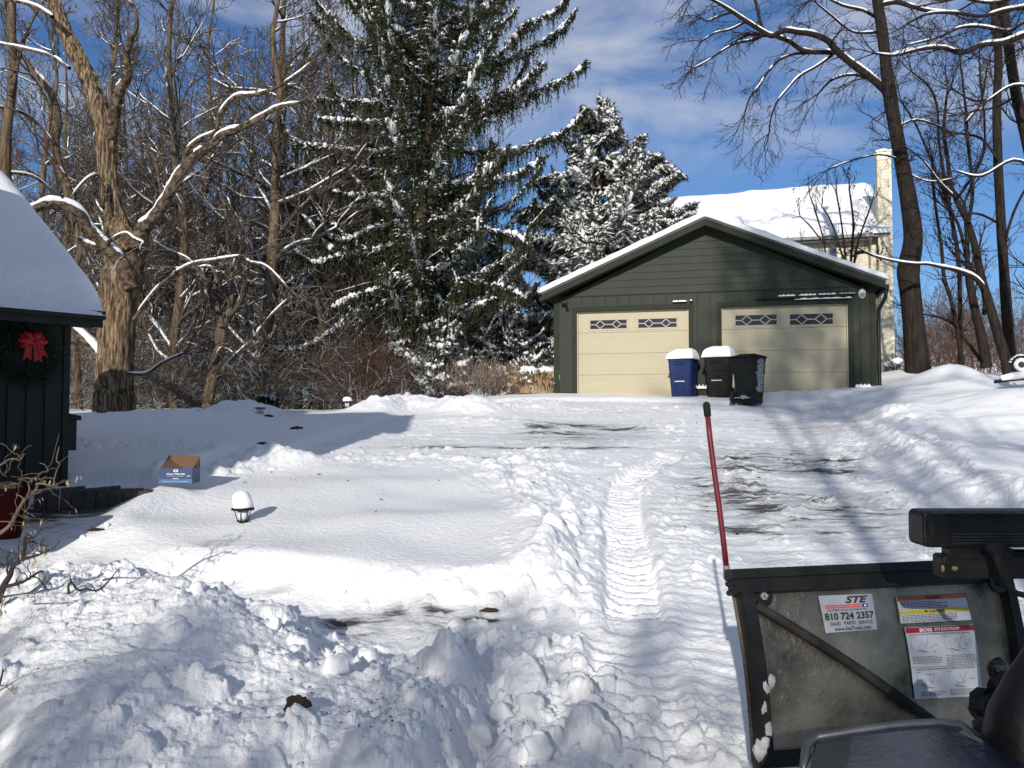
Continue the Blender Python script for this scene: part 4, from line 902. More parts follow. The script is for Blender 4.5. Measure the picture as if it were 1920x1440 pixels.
def rib(mb, a0, b0, a1, b1, w, h, n_=10, o=.001):
    """a bar on the blade between two (a,b) points, w wide across, h proud"""
    for i in range(n_):
        t0, t1 = i / n_, (i + 1) / n_
        p0 = PS(a0 + (a1 - a0) * t0, b0 + (b1 - b0) * t0, o); p1 = PS(a0 + (a1 - a0) * t1, b0 + (b1 - b0) * t1, o)
        d_ = p1 - p0; d_ /= np.linalg.norm(d_); s_ = np.cross(d_, _n); s_ /= np.linalg.norm(s_); s_ = s_ * w / 2
        c0 = .25 * s_; mb.add([p0 - s_, p0 + s_, p1 + s_, p1 - s_, p0 - s_ + c0 + _n * h, p0 + s_ - c0 + _n * h, p1 + s_ - c0 + _n * h, p1 - s_ + c0 + _n * h], [(0, 1, 2, 3), (7, 6, 5, 4), (0, 4, 5, 1), (1, 5, 6, 2), (2, 6, 7, 3), (3, 7, 4, 0)])
mb = MB(); rib(mb, -.01, .055, 1.0, .055, .085, .05); rib(mb, -.015, -.005, 1.01, -.005, .05, .075); pb(mb, 'top_frame', m_black)
mb = MB(); rib(mb, .035, .08, .035, 1.0, .075, .045, 14); pb(mb, 'side_frame', m_black)
mb = MB(); rib(mb, .985, .08, .985, 1.0, .06, .045, 14); pb(mb, 'side_frame', m_black)
mb = MB(); rib(mb, .0, .985, 1.0, .985, .07, .03); pb(mb, 'bottom_frame', m_black)
m_dustbar = mat('muddy_bar', (0.006, 0.006, 0.007), 0.7, nscale=4, col2=(0.045, 0.042, 0.038), spec=.1)
a0, b0 = pinv(1412, 1135); a1, b1 = pinv(1760, 1365); mb = MB(); pts = [PS(a0 + (a1 - a0) * t, b0 + (b1 - b0) * t, .035) for t in np.linspace(0, 1.15, 14)]; mb.tube(pts, .021, 10); pb(mb, 'diagonal_brace', m_dustbar, smooth=True)
mb = MB(); a_, b_ = pinv(1431, 1118); c = PS(a_, b_, .0)
zax = _n; xax = np.cross([0, 0, 1.], zax); xax /= np.linalg.norm(xax); yax = np.cross(zax, xax); AX = np.stack([xax, yax, zax], 1)
mb.lathe([(.045, .001), (.045, .012), (.0, .013)], c, 20, ax=AX); mb.box((0, 0, 0), (1, 1, 1), fn=lambda p: c + (p[0] * .11 - .075) * xax + (p[1] * .09 - .0) * yax + (p[2] * .011) * zax); pb(mb, 'gusset', m_black)
mb = MB(); mb.lathe([(.017, .013), (.017, .022), (.008, .023), (.008, .04), (.0, .041)], c, 6, ax=AX); pb(mb, 'bolt', m_grey)
mb = MB(); a_, b_ = pinv(1885, 1080); c = PS(a_, b_, .08); mb.lathe([(.05, .0), (.05, .02), (.02, .021), (.02, .035), (.0, .036)], PS(*pinv(1853, 1092), .055), 16, ax=AX); pb(mb, 'hinge_boss', m_black)
mb = MB()
for px_, py_ in ((1366, 1095), (1368, 1112)): a_, b_ = pinv(px_, py_); mb.lathe([(.012, -.03), (.012, .03)], PS(a_, b_, .03), 8, ax=AX)
pb(mb, 'bracket', m_black)
mb = MB(); a_, b_ = pinv(1428, 1290); 
for k, (x_, y_, r_) in enumerate(((1428, 1290, .03), (1440, 1278, .025), (1425, 1330, .03), (1432, 1365, .035), (1424, 1400, .04), (1418, 1410, .03))): a_, b_ = pinv(x_, y_); mb.blob(PS(a_, b_, .03), (r_ * .7, r_ * .7, r_ * 1.2), k, rough=.4)
pb(mb, 'caked_snow', mat('dirty_snow', (.42, .42, .42), .9, nscale=14, namt=.6), smooth=True)
# stickers
m_plate = mat('sticker_grey', (0.42, 0.43, 0.46), 0.45, metal=.3, nscale=3, namt=.2)
m_stw = mat('sticker_white', (0.55, 0.57, 0.6), 0.45, nscale=3, namt=.15)
m_stor = mat('sticker_orange', (0.60, 0.10, 0.025), 0.5)
m_styl = mat('sticker_yellow', (0.55, 0.42, 0.02), 0.5)
m_stred = mat('sticker_red', (0.28, 0.01, 0.02), 0.5)
m_ink = mat('ink_black', (0.012, 0.012, 0.016), 0.6)
m_inkred = mat('ink_red', (0.5, 0.06, 0.07), 0.6)
m_inkblue = mat('ink_blue', (0.02, 0.03, 0.16), 0.6)
m_inkgrey = mat('ink_grey', (0.09, 0.09, 0.10), 0.6)
def sticker(corners, label):
    """corners TL TR BR BL in photo pixels -> map(x 0..1, y 0..1 down, offset)"""
    q = [pinv(*c) for c in corners]
    def mp_(x, y, o=.006):
        a = (q[0][0] * (1 - x) + q[1][0] * x) * (1 - y) + (q[3][0] * (1 - x) + q[2][0] * x) * y
        b = (q[0][1] * (1 - x) + q[1][1] * x) * (1 - y) + (q[3][1] * (1 - x) + q[2][1] * x) * y
        return PS(a, b, o)
    return mp_
def srect(mb, mp_, x0, y0, x1, y1, o=.006, n_=6):
    """subdivided patch with thickness following the blade"""
    v = []; f = []
    for j in range(n_ + 1):
        for i in range(n_ + 1): v.append(mp_(x0 + (x1 - x0) * i / n_, y0 + (y1 - y0) * j / n_, o))
    for j in range(n_):
        for i in range(n_): k = j * (n_ + 1) + i; f.append((k, k + n_ + 1, k + n_ + 2, k + 1))
    mb.add(v, f)
def stext(mb, mp_, txt, x0, y0, x1, y1, o=.0085, bold=0, shear=0, space=1):
    v, f = text_mesh(txt, bold, shear, space); mb.add(np.array([mp_(x0 + p[0] * (x1 - x0), y1 - p[1] * (y1 - y0), o) for p in v]), f)
def slines(mb, mp_, x0, y0, x1, y1, n_, seed, o=.0085, th=.35):
    """rows of tiny illegible print"""
    rg = random.Random(seed); dy = (y1 - y0) / n_
    for i in range(n_):
        x = x0; xe = x1 - (rg.uniform(0, .3) * (x1 - x0) if rg.random() < .35 else 0)
        while x < xe:
            w_ = rg.uniform(.02, .06); srect(mb, mp_, x, y0 + dy * (i + .3), min(x + w_, xe), y0 + dy * (i + .3 + th), o, 1); x += w_ + .012
# phone number plate
s1 = sticker([(1535, 1117), (1636, 1113), (1646, 1180), (1549, 1187)], '')
mb = MB(); srect(mb, s1, 0, 0, 1, 1, .006); st1 = pb(mb, 'dealer_plate', m_plate, smooth=True)
mb = MB(); stext(mb, s1, 'STE', .47, .04, .90, .24, bold=.035, shear=.35); stext(mb, s1, '810 724 2357', .04, .48, .97, .68, bold=.03); stext(mb, s1, 'SALES   PARTS   SERVICE', .12, .73, .93, .82, bold=.01); stext(mb, s1, 'www.SteTruck.com', .18, .86, .88, .97, bold=.015); stext(mb, s1, 'SOUTHERN TRUCK EQUIPMENT INC.', .10, .39, .86, .445, bold=.01); pb(mb, 'lettering', m_ink, st1)
mb = MB(); srect(mb, s1, .08, .27, .74, .305, .0085); srect(mb, s1, .08, .325, .74, .36, .0085); pb(mb, 'red_stripe', m_inkred, st1)
mb = MB(); srect(mb, s1, .77, .27, .88, .365, .0085); pb(mb, 'blue_square', m_inkblue, st1)
mb = MB(); cx, cy = .825, .318
star = [s1(cx + .035 * math.sin(k * math.pi / 5) * (1 if k % 2 == 0 else .42), cy - .042 * math.cos(k * math.pi / 5) * (1 if k % 2 == 0 else .42), .011) for k in range(10)]
mb.add(star + [s1(cx, cy, .011)], [(k, 10, (k + 1) % 10) for k in range(10)]); pb(mb, 'star', m_print, st1)
# warning label
s2 = sticker([(1681, 1119), (1812, 1112), (1824, 1163), (1689, 1170)], '')
mb = MB(); srect(mb, s2, 0, 0, 1, 1, .006); st2 = pb(mb, 'warning_label', m_stw, smooth=True)
mb = MB(); srect(mb, s2, .01, .02, .99, .16, .0082); pb(mb, 'orange_band', m_stor, st2)
mb = MB(); srect(mb, s2, .01, .52, .99, .66, .0082); pb(mb, 'yellow_band', m_styl, st2)
mb = MB(); stext(mb, s2, 'WARNING', .40, .045, .62, .14, .0098, bold=.02); stext(mb, s2, 'CAUTION', .42, .545, .64, .635, .0098, bold=.02); srect(mb, s2, .36, .55, .39, .63, .0098, 1)
slines(mb, s2, .03, .20, .70, .50, 5, 1); slines(mb, s2, .03, .69, .80, .97, 5, 2)
for q_ in ((0, 0, 1, .015), (0, .985, 1, 1), (0, .02, .008, .98), (.992, .02, 1, .98)): srect(mb, s2, *q_, .0086)
pb(mb, 'lettering', m_ink, st2)
# instruction label
s3 = sticker([(1697, 1177), (1826, 1171), (1844, 1305), (1716, 1311)], '')
mb = MB(); srect(mb, s3, 0, 0, 1, 1, .006, 10); st3 = pb(mb, 'instruction_label', m_stw, smooth=True)
mb = MB(); srect(mb, s3, .005, .005, .995, .08, .0082, 8); pb(mb, 'red_band', m_stred, st3)
mb = MB(); stext(mb, s3, 'BOSS', .20, .018, .38, .068, .0098, bold=.03); stext(mb, s3, 'RT3 SNOWPLOW', .42, .022, .78, .062, .0098, bold=.015); pb(mb, 'white_lettering', m_print, st3)
mb = MB(); stext(mb, s3, 'STRAIGHT-BLADE SNOWPLOW MOUNTING PROCEDURE', .04, .095, .92, .118, bold=.01); stext(mb, s3, 'STRAIGHT-BLADE SNOWPLOW REMOVAL PROCEDURE', .06, .585, .92, .607, bold=.01)
stext(mb, s3, 'STEP 1', .05, .135, .13, .153); stext(mb, s3, 'STEP 2', .50, .135, .58, .153); stext(mb, s3, 'STEP 1', .05, .63, .13, .648); stext(mb, s3, 'STEP 2', .50, .63, .58, .648)
slines(mb, s3, .03, .41, .46, .52, 5, 3); slines(mb, s3, .52, .41, .97, .56, 7, 4); slines(mb, s3, .52, .88, .97, .97, 4, 5); slines(mb, s3, .10, .90, .46, .97, 3, 6)
srect(mb, s3, .0, .565, 1, .57, .0085, 6)
rg = random.Random(6)
def sline(x0, y0, x1, y1, w_=.004):
    p, q_ = s3(x0, y0, .0085), s3(x1, y1, .0085); d_ = q_ - p; d_ /= np.linalg.norm(d_) + 1e-9; s_ = np.cross(d_, _n) * w_ * .12; mb.add([p - s_, q_ - s_, q_ + s_, p + s_], [(0, 1, 2, 3)])
for (ox, oy) in ((.05, .16), (.53, .16), (.07, .66), (.53, .66)):
    sline(ox, oy, ox, oy + .14); sline(ox, oy + .14, ox + .10, oy + .20); sline(ox + .1, oy + .2, ox + .24, oy + .19); sline(ox + .15, oy + .02, ox + .22, oy + .16); sline(ox + .25, oy, ox + .2, oy + .12, .006); sline(ox + .08, oy + .16, ox + .2, oy + .2, .012)
    for k in range(9):
        a, b_ = ox + rg.uniform(.05, .36), oy + rg.uniform(0, .17); sline(a, b_, a + rg.uniform(-.07, .07), b_ + rg.uniform(-.05, .05), .004)
    for k in range(4): a, b_ = ox + rg.uniform(.02, .36), oy + rg.uniform(0, .19); srect(mb, s3, a, b_, a + .05, b_ + .006, .0085, 1)
pb(mb, 'lettering', m_inkgrey, st3)
# marker rod at the end of the blade: a part of the plow
mb = MB(); rd = [P(1363, 1085, 3.60), P(1362, 1060, 3.60)]; mb.tube(rd, [.016, .014], 10); g_ = pb(mb, 'rod_socket', m_grey)
mb = MB(); pts = [P(x, y, d) for x, y, d in ((1362, 1064, 3.6), (1356, 1010, 3.6), (1347, 940, 3.61), (1338, 875, 3.62), (1331, 820, 3.63), (1327, 780, 3.64))]; mb.tube(pts, [.0125, .0125, .012, .012, .012, .012], 12); pb(mb, 'marker_rod', m_red, smooth=True)
mb = MB(); e0 = P(1327, 781, 3.64); e1 = P(1324, 753, 3.645); dd = (e1 - e0)
mb.tube([e0, e0 + dd * .05, e0 + dd * .8, e0 + dd * .93, e1], [.013, .0155, .016, .012, .004], 14); pb(mb, 'rod_cap', m_rubber, smooth=True)
# plow headlamp seen from the back
def rbox(mb, c0, c1, d, dep, r, n_=5):
    """rounded box between photo corners c0 (TL) and c1 (BR) at distance d"""
    a = P(c0[0], c0[1], d); b_ = P(c1[0], c1[1], d); x0, x1, z0, z1 = a[0], b_[0], b_[2], a[2]
    loopv = []
    for (cx, cz, s0) in ((x1 - r, z1 - r, 0), (x0 + r, z1 - r, 90), (x0 + r, z0 + r, 180), (x1 - r, z0 + r, 270)):
        for k in range(n_ + 1): t = R(s0 + 90 * k / n_); loopv.append((cx + r * math.cos(t), cz + r * math.sin(t)))
    mb.prism([(x, d, z) for x, z in loopv], (0, dep, 0)); return x0, x1, z0, z1
lampr = empty('plow_headlamp', P(1850, 1030, 3.0), 0, 'black finned plow headlamp unit above the blade at the right edge', 'headlamp')
lo = -np.array(P(1850, 1030, 3.0))
def lb(mb, name, m, **k): mb.v = [q + lo for q in mb.v]; return mb.build(name, m, lampr, **k)
mb = MB(); x0, x1, z0, z1 = rbox(mb, (1731, 959), (1990, 1027), 3.0, .12, .022); lb(mb, 'lamp_housing', m_black, bevel=.008)
mb = MB(); mb.box((x0 + .02, 2.992, z1 - .008), (x1, 2.9995, z1 - .003))
for i in range(26): x = x0 + .09 + i * .0115; mb.add([(x, 2.99, z1 - .012), (x + .003, 2.99, z1 - .012), (x + .018, 2.99, z1 - .032), (x + .015, 2.99, z1 - .032), (x, 2.9995, z1 - .012), (x + .003, 2.9995, z1 - .012), (x + .018, 2.9995, z1 - .032), (x + .015, 2.9995, z1 - .032)], [(0, 3, 2, 1), (0, 4, 7, 3), (1, 2, 6, 5), (3, 7, 6, 2), (0, 1, 5, 4)])
for i in range(4): z = z1 - .035 - i * .012; mb.add([(x0 + .012, 2.99, z), (x0 + .03, 2.99, z - .014), (x0 + .03, 2.99, z - .018), (x0 + .012, 2.99, z - .004), (x0 + .012, 2.9995, z), (x0 + .03, 2.9995, z - .014), (x0 + .03, 2.9995, z - .018), (x0 + .012, 2.9995, z - .004)], [(0, 1, 2, 3), (0, 4, 5, 1), (3, 2, 6, 7)])
for z in (.62, .70, .78, .86): zz = z1 + (z0 - z1) * z; mb.box((x0 + .10, 2.994, zz - .002), (x1, 2.9995, zz + .001))
lb(mb, 'cooling_fin', mat('black_satin', (0.035, 0.037, 0.04), .45, spec=.4))
mb = MB(); rbox(mb, (1768, 1042), (1990, 1086), 3.03, .08, .014); lb(mb, 'marker_lamp', m_black, bevel=.006)
mb = MB(); mb.blob(P(1790, 1066, 3.025), (.012, .006, .008), 2, ns=8, nr=6); mb.blob(P(1768, 1066, 3.025), (.006, .005, .012), 3, ns=8, nr=6); lb(mb, 'amber_lens', mat('amber', (.30, .22, .07), .2, spec=.7))
mb = MB(); rbox(mb, (1781, 1028), (1900, 1046), 3.02, .06, .004); lb(mb, 'bracket', m_black)
mb = MB(); pts = [P(x, y, d) for x, y, d in ((1868, 1030, 2.97), (1872, 1052, 2.95), (1874, 1075, 2.95), (1885, 1096, 2.96), (1905, 1112, 2.98), (1935, 1120, 3.0))]; mb.tube(pts, [.020, .016, .014, .012, .011, .011], 10); mb.blob(P(1864, 1028, 2.97), (.035, .02, .025), 4); lb(mb, 'cable', m_rubber, smooth=True)
mb = MB(); mb.tube([P(1885, 1045, 3.08), P(1940, 1045, 3.08)], .03, 8); mb.tube([P(1940, 1000, 3.15), P(1940, 1500, 3.15)], .035, 8); lb(mb, 'mast', m_black)

# coupler and truck front at the lower right
tr = empty('plow_truck', (1.2, 1.9, 0), 0, 'dark blue bonnet corner and black bumper of the plow truck', 'truck')
to = -np.array([1.2, 1.9, 0])
def tb(mb, name, m, **k): mb.v = [q + to for q in mb.v]; return mb.build(name, m, tr, **k)
m_paint = mat('dark_blue_paint', (0.004, 0.007, 0.020), 0.16, spec=.5, nscale=5, col2=(.012, .015, .028), detail=9, bump=.001, bscale=30)
m_chrome = mat('dull_chrome', (0.13, 0.14, 0.15), 0.45, metal=.6, nscale=6, namt=.5)
top = [(1520, 1392), (1535, 1383), (1600, 1372), (1680, 1361), (1760, 1356), (1795, 1360), (1830, 1392), (1850, 1440), (1870, 1500)]
hp = [P(x, y, 2.05) for x, y in top]
v = []; f = []; rows = 8
for j in range(rows):
    t = j / (rows - 1)
    for i, p in enumerate(hp):
        q_ = p.copy(); q_[1] = 2.05 - 1.5 * t; q_[0] = p[0] - (.7 * min(t, .4) * (1 if i < 3 else .5 if i < 5 else 0)); q_[2] = p[2] + .05 * math.sin(t * 1.6) - (.02 if i in (0, 8) else 0); v.append(q_)
k = len(hp)
for j in range(rows - 1):
    for i in range(k - 1): f.append((j * k + i, (j + 1) * k + i, (j + 1) * k + i + 1, j * k + i + 1))
n0 = len(v); v += [p - np.array([0, 0, .35]) for p in v]
f += [tuple(q_ + n0 for q_ in g[::-1]) for g in f]; f += [(i, i + 1, i + 1 + n0, i + n0) for i in range(k - 1)] + [(j * k, j * k + n0, (j + 1) * k + n0, (j + 1) * k) for j in range(rows - 1)]
mb = MB(); mb.add(v, f); tb(mb, 'bonnet', m_paint, smooth=False)
mb = MB(); mb.tube([p + np.array([0, .0, .002]) for p in [P(1507, 1445, 1.95), P(1512, 1405, 2.02)] + hp], .011, 8); tb(mb, 'trim_strip', m_chrome, smooth=True)
mb = MB(); mb.tube([P(1795, 1362, 2.12), P(1835, 1392, 2.05), P(1880, 1430, 1.98)], .018, 8); tb(mb, 'wiper_arm', m_black)
mb = MB()
for (x, y, d, r_) in ((1855, 1325, 2.6, (.055, .06, .05)), (1880, 1288, 2.6, (.045, .05, .05)), (1872, 1255, 2.62, (.035, .03, .035)), (1905, 1300, 2.55, (.06, .07, .06)), (1868, 1380, 2.5, (.07, .08, .05))): mb.blob(P(x, y, d), r_, int(x), ns=8, nr=6, rough=.25)
mb.tube([P(1830, 1345, 2.6), P(1890, 1300, 2.6)], .035, 8); tb(mb, 'coupler', m_black)
m_reflect = mat('headlamp_reflector', (0.55, 0.50, 0.38), 0.18, metal=.8, bump=.01, bscale=14)
mb = MB(); mb.tube([P(1866, 1340, 2.2), P(1874, 1400, 2.15), P(1868, 1460, 2.1)], [.012, .035, .04], 14, sq=.5); tb(mb, 'headlamp_glass', m_reflect, smooth=True)
mb = MB(); pts = [P(1985, 1200, 2.0), P(1945, 1290, 2.0), P(1925, 1350, 2.0), P(1915, 1420, 2.0), P(1912, 1500, 2.0)]; mb.tube(pts, [.05, .07, .085, .09, .09], 14); tb(mb, 'fender', m_black, smooth=True)
mb = MB(); mb.box((1.0, -2.5, .35), (3.1, 1.55, 1.05)); mb.box((1.15, -2.5, 1.051), (2.95, .35, 1.2)); tb(mb, 'truck_body', m_paint, bevel=.05)

# ------------------------------------------------------------------ trees
class Tubes:
    """many tapered tubes gathered into one mesh"""
    def __init__(s): s.v = []; s.f = []; s.n = 0
    def add(s, pts, rad, sides=4, squash=1.0):
        pts = np.asarray(pts, float); k = len(pts); rad = np.asarray(rad, float)
        t = np.empty_like(pts); t[1:-1] = pts[2:] - pts[:-2]; t[0] = pts[1] - pts[0]; t[-1] = pts[-1] - pts[-2]
        t /= np.sqrt((t * t).sum(1))[:, None] + 1e-12
        up = np.array([0.02, 0.01, 1.0]) if abs(t[0, 2]) < .85 else np.array([1.0, 0.02, 0])
        a = np.cross(t, up); a /= np.sqrt((a * a).sum(1))[:, None] + 1e-9; b = np.cross(a, t)
        an = np.arange(sides) * 2 * math.pi / sides + .3
        ring = pts[:, None, :] + rad[:, None, None] * (np.cos(an)[None, :, None] * a[:, None, :] + squash * np.sin(an)[None, :, None] * b[:, None, :])
        s.v.append(ring.reshape(-1, 3))
        i = np.arange(k - 1)[:, None] * sides; j = np.arange(sides)[None, :]; j2 = (j + 1) % sides
        s.f.append(np.stack([i + j, i + j2, i + sides + j2, i + sides + j], -1).reshape(-1, 4) + s.n); s.n += k * sides
    def build(s, name, m, parent=None, smooth=True):
        if not s.v: return None
        return fastmesh(name, np.vstack(s.v), np.vstack(s.f), m, parent, smooth)

def smooth_path(pts, n=None, jit=0.0, rng=None):
    pts = np.asarray(pts, float)
    if len(pts) < 3: 
        t = np.linspace(0, 1, n or 5)[:, None]; return pts[0] * (1 - t) + pts[-1] * t
    out = []; P_ = np.vstack([2 * pts[0] - pts[1], pts, 2 * pts[-1] - pts[-2]])
    for i in range(1, len(P_) - 2):
        for k in range(4):
            t = k / 4; out.append(.5 * ((2 * P_[i]) + (-P_[i - 1] + P_[i + 1]) * t + (2 * P_[i - 1] - 5 * P_[i] + 4 * P_[i + 1] - P_[i + 2]) * t * t + (-P_[i - 1] + 3 * P_[i] - 3 * P_[i + 1] + P_[i + 2]) * t ** 3))
    out.append(P_[-2]); return np.array(out)

def twig(T, rng, p, d, L, r, lev, maxlev, curl=.25, up=.05, kids=5, spread=.75, sides=3, ratio=.55, leafs=None, minr=.004, TS=None):
    n = max(4, int(5 + (2 - lev if lev < 2 else 0)))
    pts = [p]; dd = d / np.linalg.norm(d); st = L / (n - 1)
    for i in range(n - 1):
        dd = dd + curl * rng.normal(0, .6, 3) + np.array([0, 0, up]); dd /= np.linalg.norm(dd); pts.append(pts[-1] + dd * st)
    pts = np.array(pts); rad = np.maximum(np.linspace(r, r * .35, n), minr)
    T.add(pts, rad, sides if lev > 0 else 5)
    if TS is not None and lev < 2 and rng.rand() < (.7 if lev == 0 else .2): snow_on(TS, pts, rad * 1.0 + .003, .8, rng, .9)
    if leafs is not None and lev == maxlev and rng.rand() < leafs[1]:
        leafs[0].append(pts[-1])
    if lev >= maxlev: return
    m = kids if lev > 0 else kids + 2
    for k in range(m):
        t = .18 + .82 * (k + rng.rand()) / m; i = min(int(t * (n - 1)), n - 2); q = pts[i] + (pts[i + 1] - pts[i]) * (t * (n - 1) - i)
        base = pts[i + 1] - pts[i]; base /= np.linalg.norm(base); rnd = rng.normal(0, 1, 3); rnd -= base * rnd.dot(base); rnd /= np.linalg.norm(rnd) + 1e-9
        sp = spread * (.6 + .6 * rng.rand()); nd = base * math.cos(sp) + rnd * math.sin(sp)
        twig(T, rng, q, nd, L * ratio * (.65 + .6 * rng.rand()) * (1.15 - .5 * t), max(r * (.6 - .2 * t), minr), lev + 1, maxlev, curl, up, kids, spread, sides, ratio, leafs, minr, TS)

def snow_on(TS, pts, rad, amt=1.0, rng=None, thr=.87):
    """ridge of snow lying along the top of a limb, lumpy and broken"""
    pts = np.asarray(pts); m_ = len(pts); sg = np.linalg.norm(np.diff(pts, axis=0), axis=1); cum = np.concatenate([[0], np.cumsum(sg)]); n = max(m_, int(cum[-1] / .07)); u = np.linspace(0, cum[-1], n)
    pts = np.stack([np.interp(u, cum, pts[:, k]) for k in range(3)], 1); rad = np.interp(u, cum, rad)
    t = np.gradient(pts, axis=0); t /= np.linalg.norm(t, axis=1)[:, None] + 1e-9
    ph = rng.rand() * 50 if rng is not None else 0
    gap = fbm(u * 1.4 + ph, u * 0 + .37, 5, 3); lump = 1 + .45 * fbm(u * 5 + ph, u * 0 + .71, 9, 3)
    run = []
    def flush():
        if len(run) >= 3:
            q = np.array([a for a, _ in run]); r_ = np.array([b for _, b in run]); r_[0] *= .12; r_[-1] *= .12
            if len(r_) > 5: r_[1] *= .6; r_[-2] *= .6
            TS.add(q, r_, 7, .85)
        run.clear()
    for i in range(n):
        flat = 1 - abs(t[i, 2]); ok = abs(t[i, 2]) < thr and gap[i] > -.22 - .35 * flat
        if not ok: flush(); continue
        r_ = rad[i]; th = ((.55 + .6 * flat) * r_ * .75 + .008) * amt * lump[i]
        nrm = np.array([0, 0, 1.0]) - t[i] * t[i, 2]; nrm /= np.linalg.norm(nrm) + 1e-9
        run.append((pts[i] + nrm * (r_ * .62 + th * .28), (r_ * .50 + th * .45)))
    flush()

def limb_px(spec, d, drift=0.0, dd=None):
    """(px,py,width px) list at distance d -> points, radii; drift moves it in depth along its length"""
    n = len(spec); pts = []; rad = []
    for i, (x, y, w) in enumerate(spec):
        di = d + drift * i / max(1, n - 1); pts.append(P(x, y, di)); rad.append(w * di / F / 2)
    p = smooth_path(pts); r = np.interp(np.linspace(0, 1, len(p)), np.linspace(0, 1, n), rad); return p, r

def px_tree(name, label, d, limbs, seed, mats, twigs=None, group=None, cat='tree', snow=1.0, trunk_n=1, kids=4, maxlev=3, dens=1.0, tlen=1.5, up=.06, curl=.25, leaves=None, snowthr=.87, twmat=None, lumpy=0, smin=.02):
    """limbs: list of (spec, drift, twig density)"""
    rng = np.random.RandomState(seed)
    root = empty(name, P(limbs[0][0][0][0], limbs[0][0][0][1], d), 0, label, cat, group); off = np.array(root.location)
    TT, TB, TW, TS = Tubes(), Tubes(), Tubes(), Tubes(); lf = [] 
    for li, (spec, drift, dn) in enumerate(limbs):
        p, r = limb_px(spec, d if li == 0 else d + (rng.uniform(-.15, .15)), drift)
        if lumpy and li < trunk_n + 3:
            r = r * (1 + lumpy * rng.normal(0, .35, len(r)))
        if lumpy and li < 5:
            sg = np.linalg.norm(np.diff(p, axis=0), axis=1); cu_ = np.concatenate([[0], np.cumsum(sg)]); uu = np.linspace(0, cu_[-1], int(cu_[-1] / .06) + 2)
            pp = np.stack([np.interp(uu, cu_, p[:, k]) for k in range(3)], 1); rr_ = np.interp(uu, cu_, r); sd_n = 56 if li == 0 else 24; TF = Tubes(); TF.add(pp - off, rr_, sd_n)
            V = TF.v[0].reshape(len(pp), sd_n, 3); cen = (pp - off)[:, None, :]; A = np.arange(sd_n) * 2 * math.pi / sd_n
            ring_k = sd_n / 6.28 * .42; ux = np.cos(A)[None] * ring_k + 0 * uu[:, None]; uy = np.sin(A)[None] * ring_k + uu[:, None] * 1.1
            nz_ = np.abs(fbm(ux + .35 * fbm(uu[:, None] * 1.2 + 0 * A[None], A[None] * 3 + 0 * uu[:, None], 12, 2), uy * .9, 11, 3))
            am = .055 * np.minimum(1, rr_ / .2)[:, None]; disp = am * (.5 - 1.6 * np.exp(-(nz_ / .11) ** 2) * .5) + .05 * rr_[:, None] * np.sin(3 * A + uu[:, None] * .5)
            dirs = V - cen; dirs /= np.linalg.norm(dirs, axis=2)[..., None]; V += dirs * disp[..., None]; TF.v[0] = V.reshape(-1, 3)
            tgt = TT if li < trunk_n else TB; tgt.v.append(TF.v[0]); tgt.f.append(TF.f[0] + tgt.n); tgt.n += TF.n
        else: (TT if li < trunk_n else TB).add(p - off, r, 14 if li < trunk_n else 8)
        if snow: snow_on(TS, p - off, r, snow, rng, snowthr) if r.max() > smin else None
        seglen = np.linalg.norm(np.diff(p, axis=0), axis=1); L = seglen.sum(); cum = np.concatenate([[0], np.cumsum(seglen)])
        for k in range(int(L * dn * dens * 2.4)):
            t = rng.uniform(.12 if li < trunk_n else .05, 1) * L; i = min(np.searchsorted(cum, t) - 1, len(p) - 2); i = max(i, 0)
            q = p[i] + (p[i + 1] - p[i]) * ((t - cum[i]) / (seglen[i] + 1e-9)); b = p[i + 1] - p[i]; b /= np.linalg.norm(b)
            rnd = rng.normal(0, 1, 3); rnd -= b * rnd.dot(b); rnd /= np.linalg.norm(rnd) + 1e-9; sp = rng.uniform(.5, 1.1)
            nd = b * math.cos(sp) + rnd * math.sin(sp) + np.array([0, 0, up * 2])
            twig(TW, rng, q - off, nd, tlen * rng.uniform(.5, 1.3), min(max(.007, r[i] * .35), .03), 1, maxlev, curl, up, kids, .7, 3, .58, (lf, leaves) if leaves else None)
        # the limb's own end
        b = p[-1] - p[-3]
        for k in range(3): twig(TW, rng, p[-1] - off, b + rng.normal(0, .35 * np.linalg.norm(b), 3), tlen * rng.uniform(.7, 1.3), max(r[-1] * .8, .006), 1, maxlev, curl, up, kids, .7, 3, .58, (lf, leaves) if leaves else None)
    TT.build('trunk', mats[0], root); TB.build('limb', mats[1], root); TW.build('crown', mats[2], root); TS.build('branch_snow', m_snowfine, root)
    if lf:
        v = []; f = []
        for c in lf:
            for k in range(3):
                a = rng.normal(0, 1, 3); a /= np.linalg.norm(a); b = np.cross(a, rng.normal(0, 1, 3)); b /= np.linalg.norm(b) + 1e-9; s_ = rng.uniform(.03, .055); q = c + rng.normal(0, .05, 3); n0 = len(v)
                v += [q, q + a * s_ + b * s_ * .5, q + a * s_ * 2.0 + b * .02, q + a * s_ - b * s_ * .5]; f.append((n0, n0 + 1, n0 + 2, n0 + 3))
        fastmesh('dead_leaves', np.array(v), np.array(f), m_leafdark, root)
    return root
m_leafdark = mat('dark_dead_leaf', (0.05, 0.026, 0.015), .9, nscale=5, namt=.4)
BIG = (m_barkbig, m_limb, m_twig)
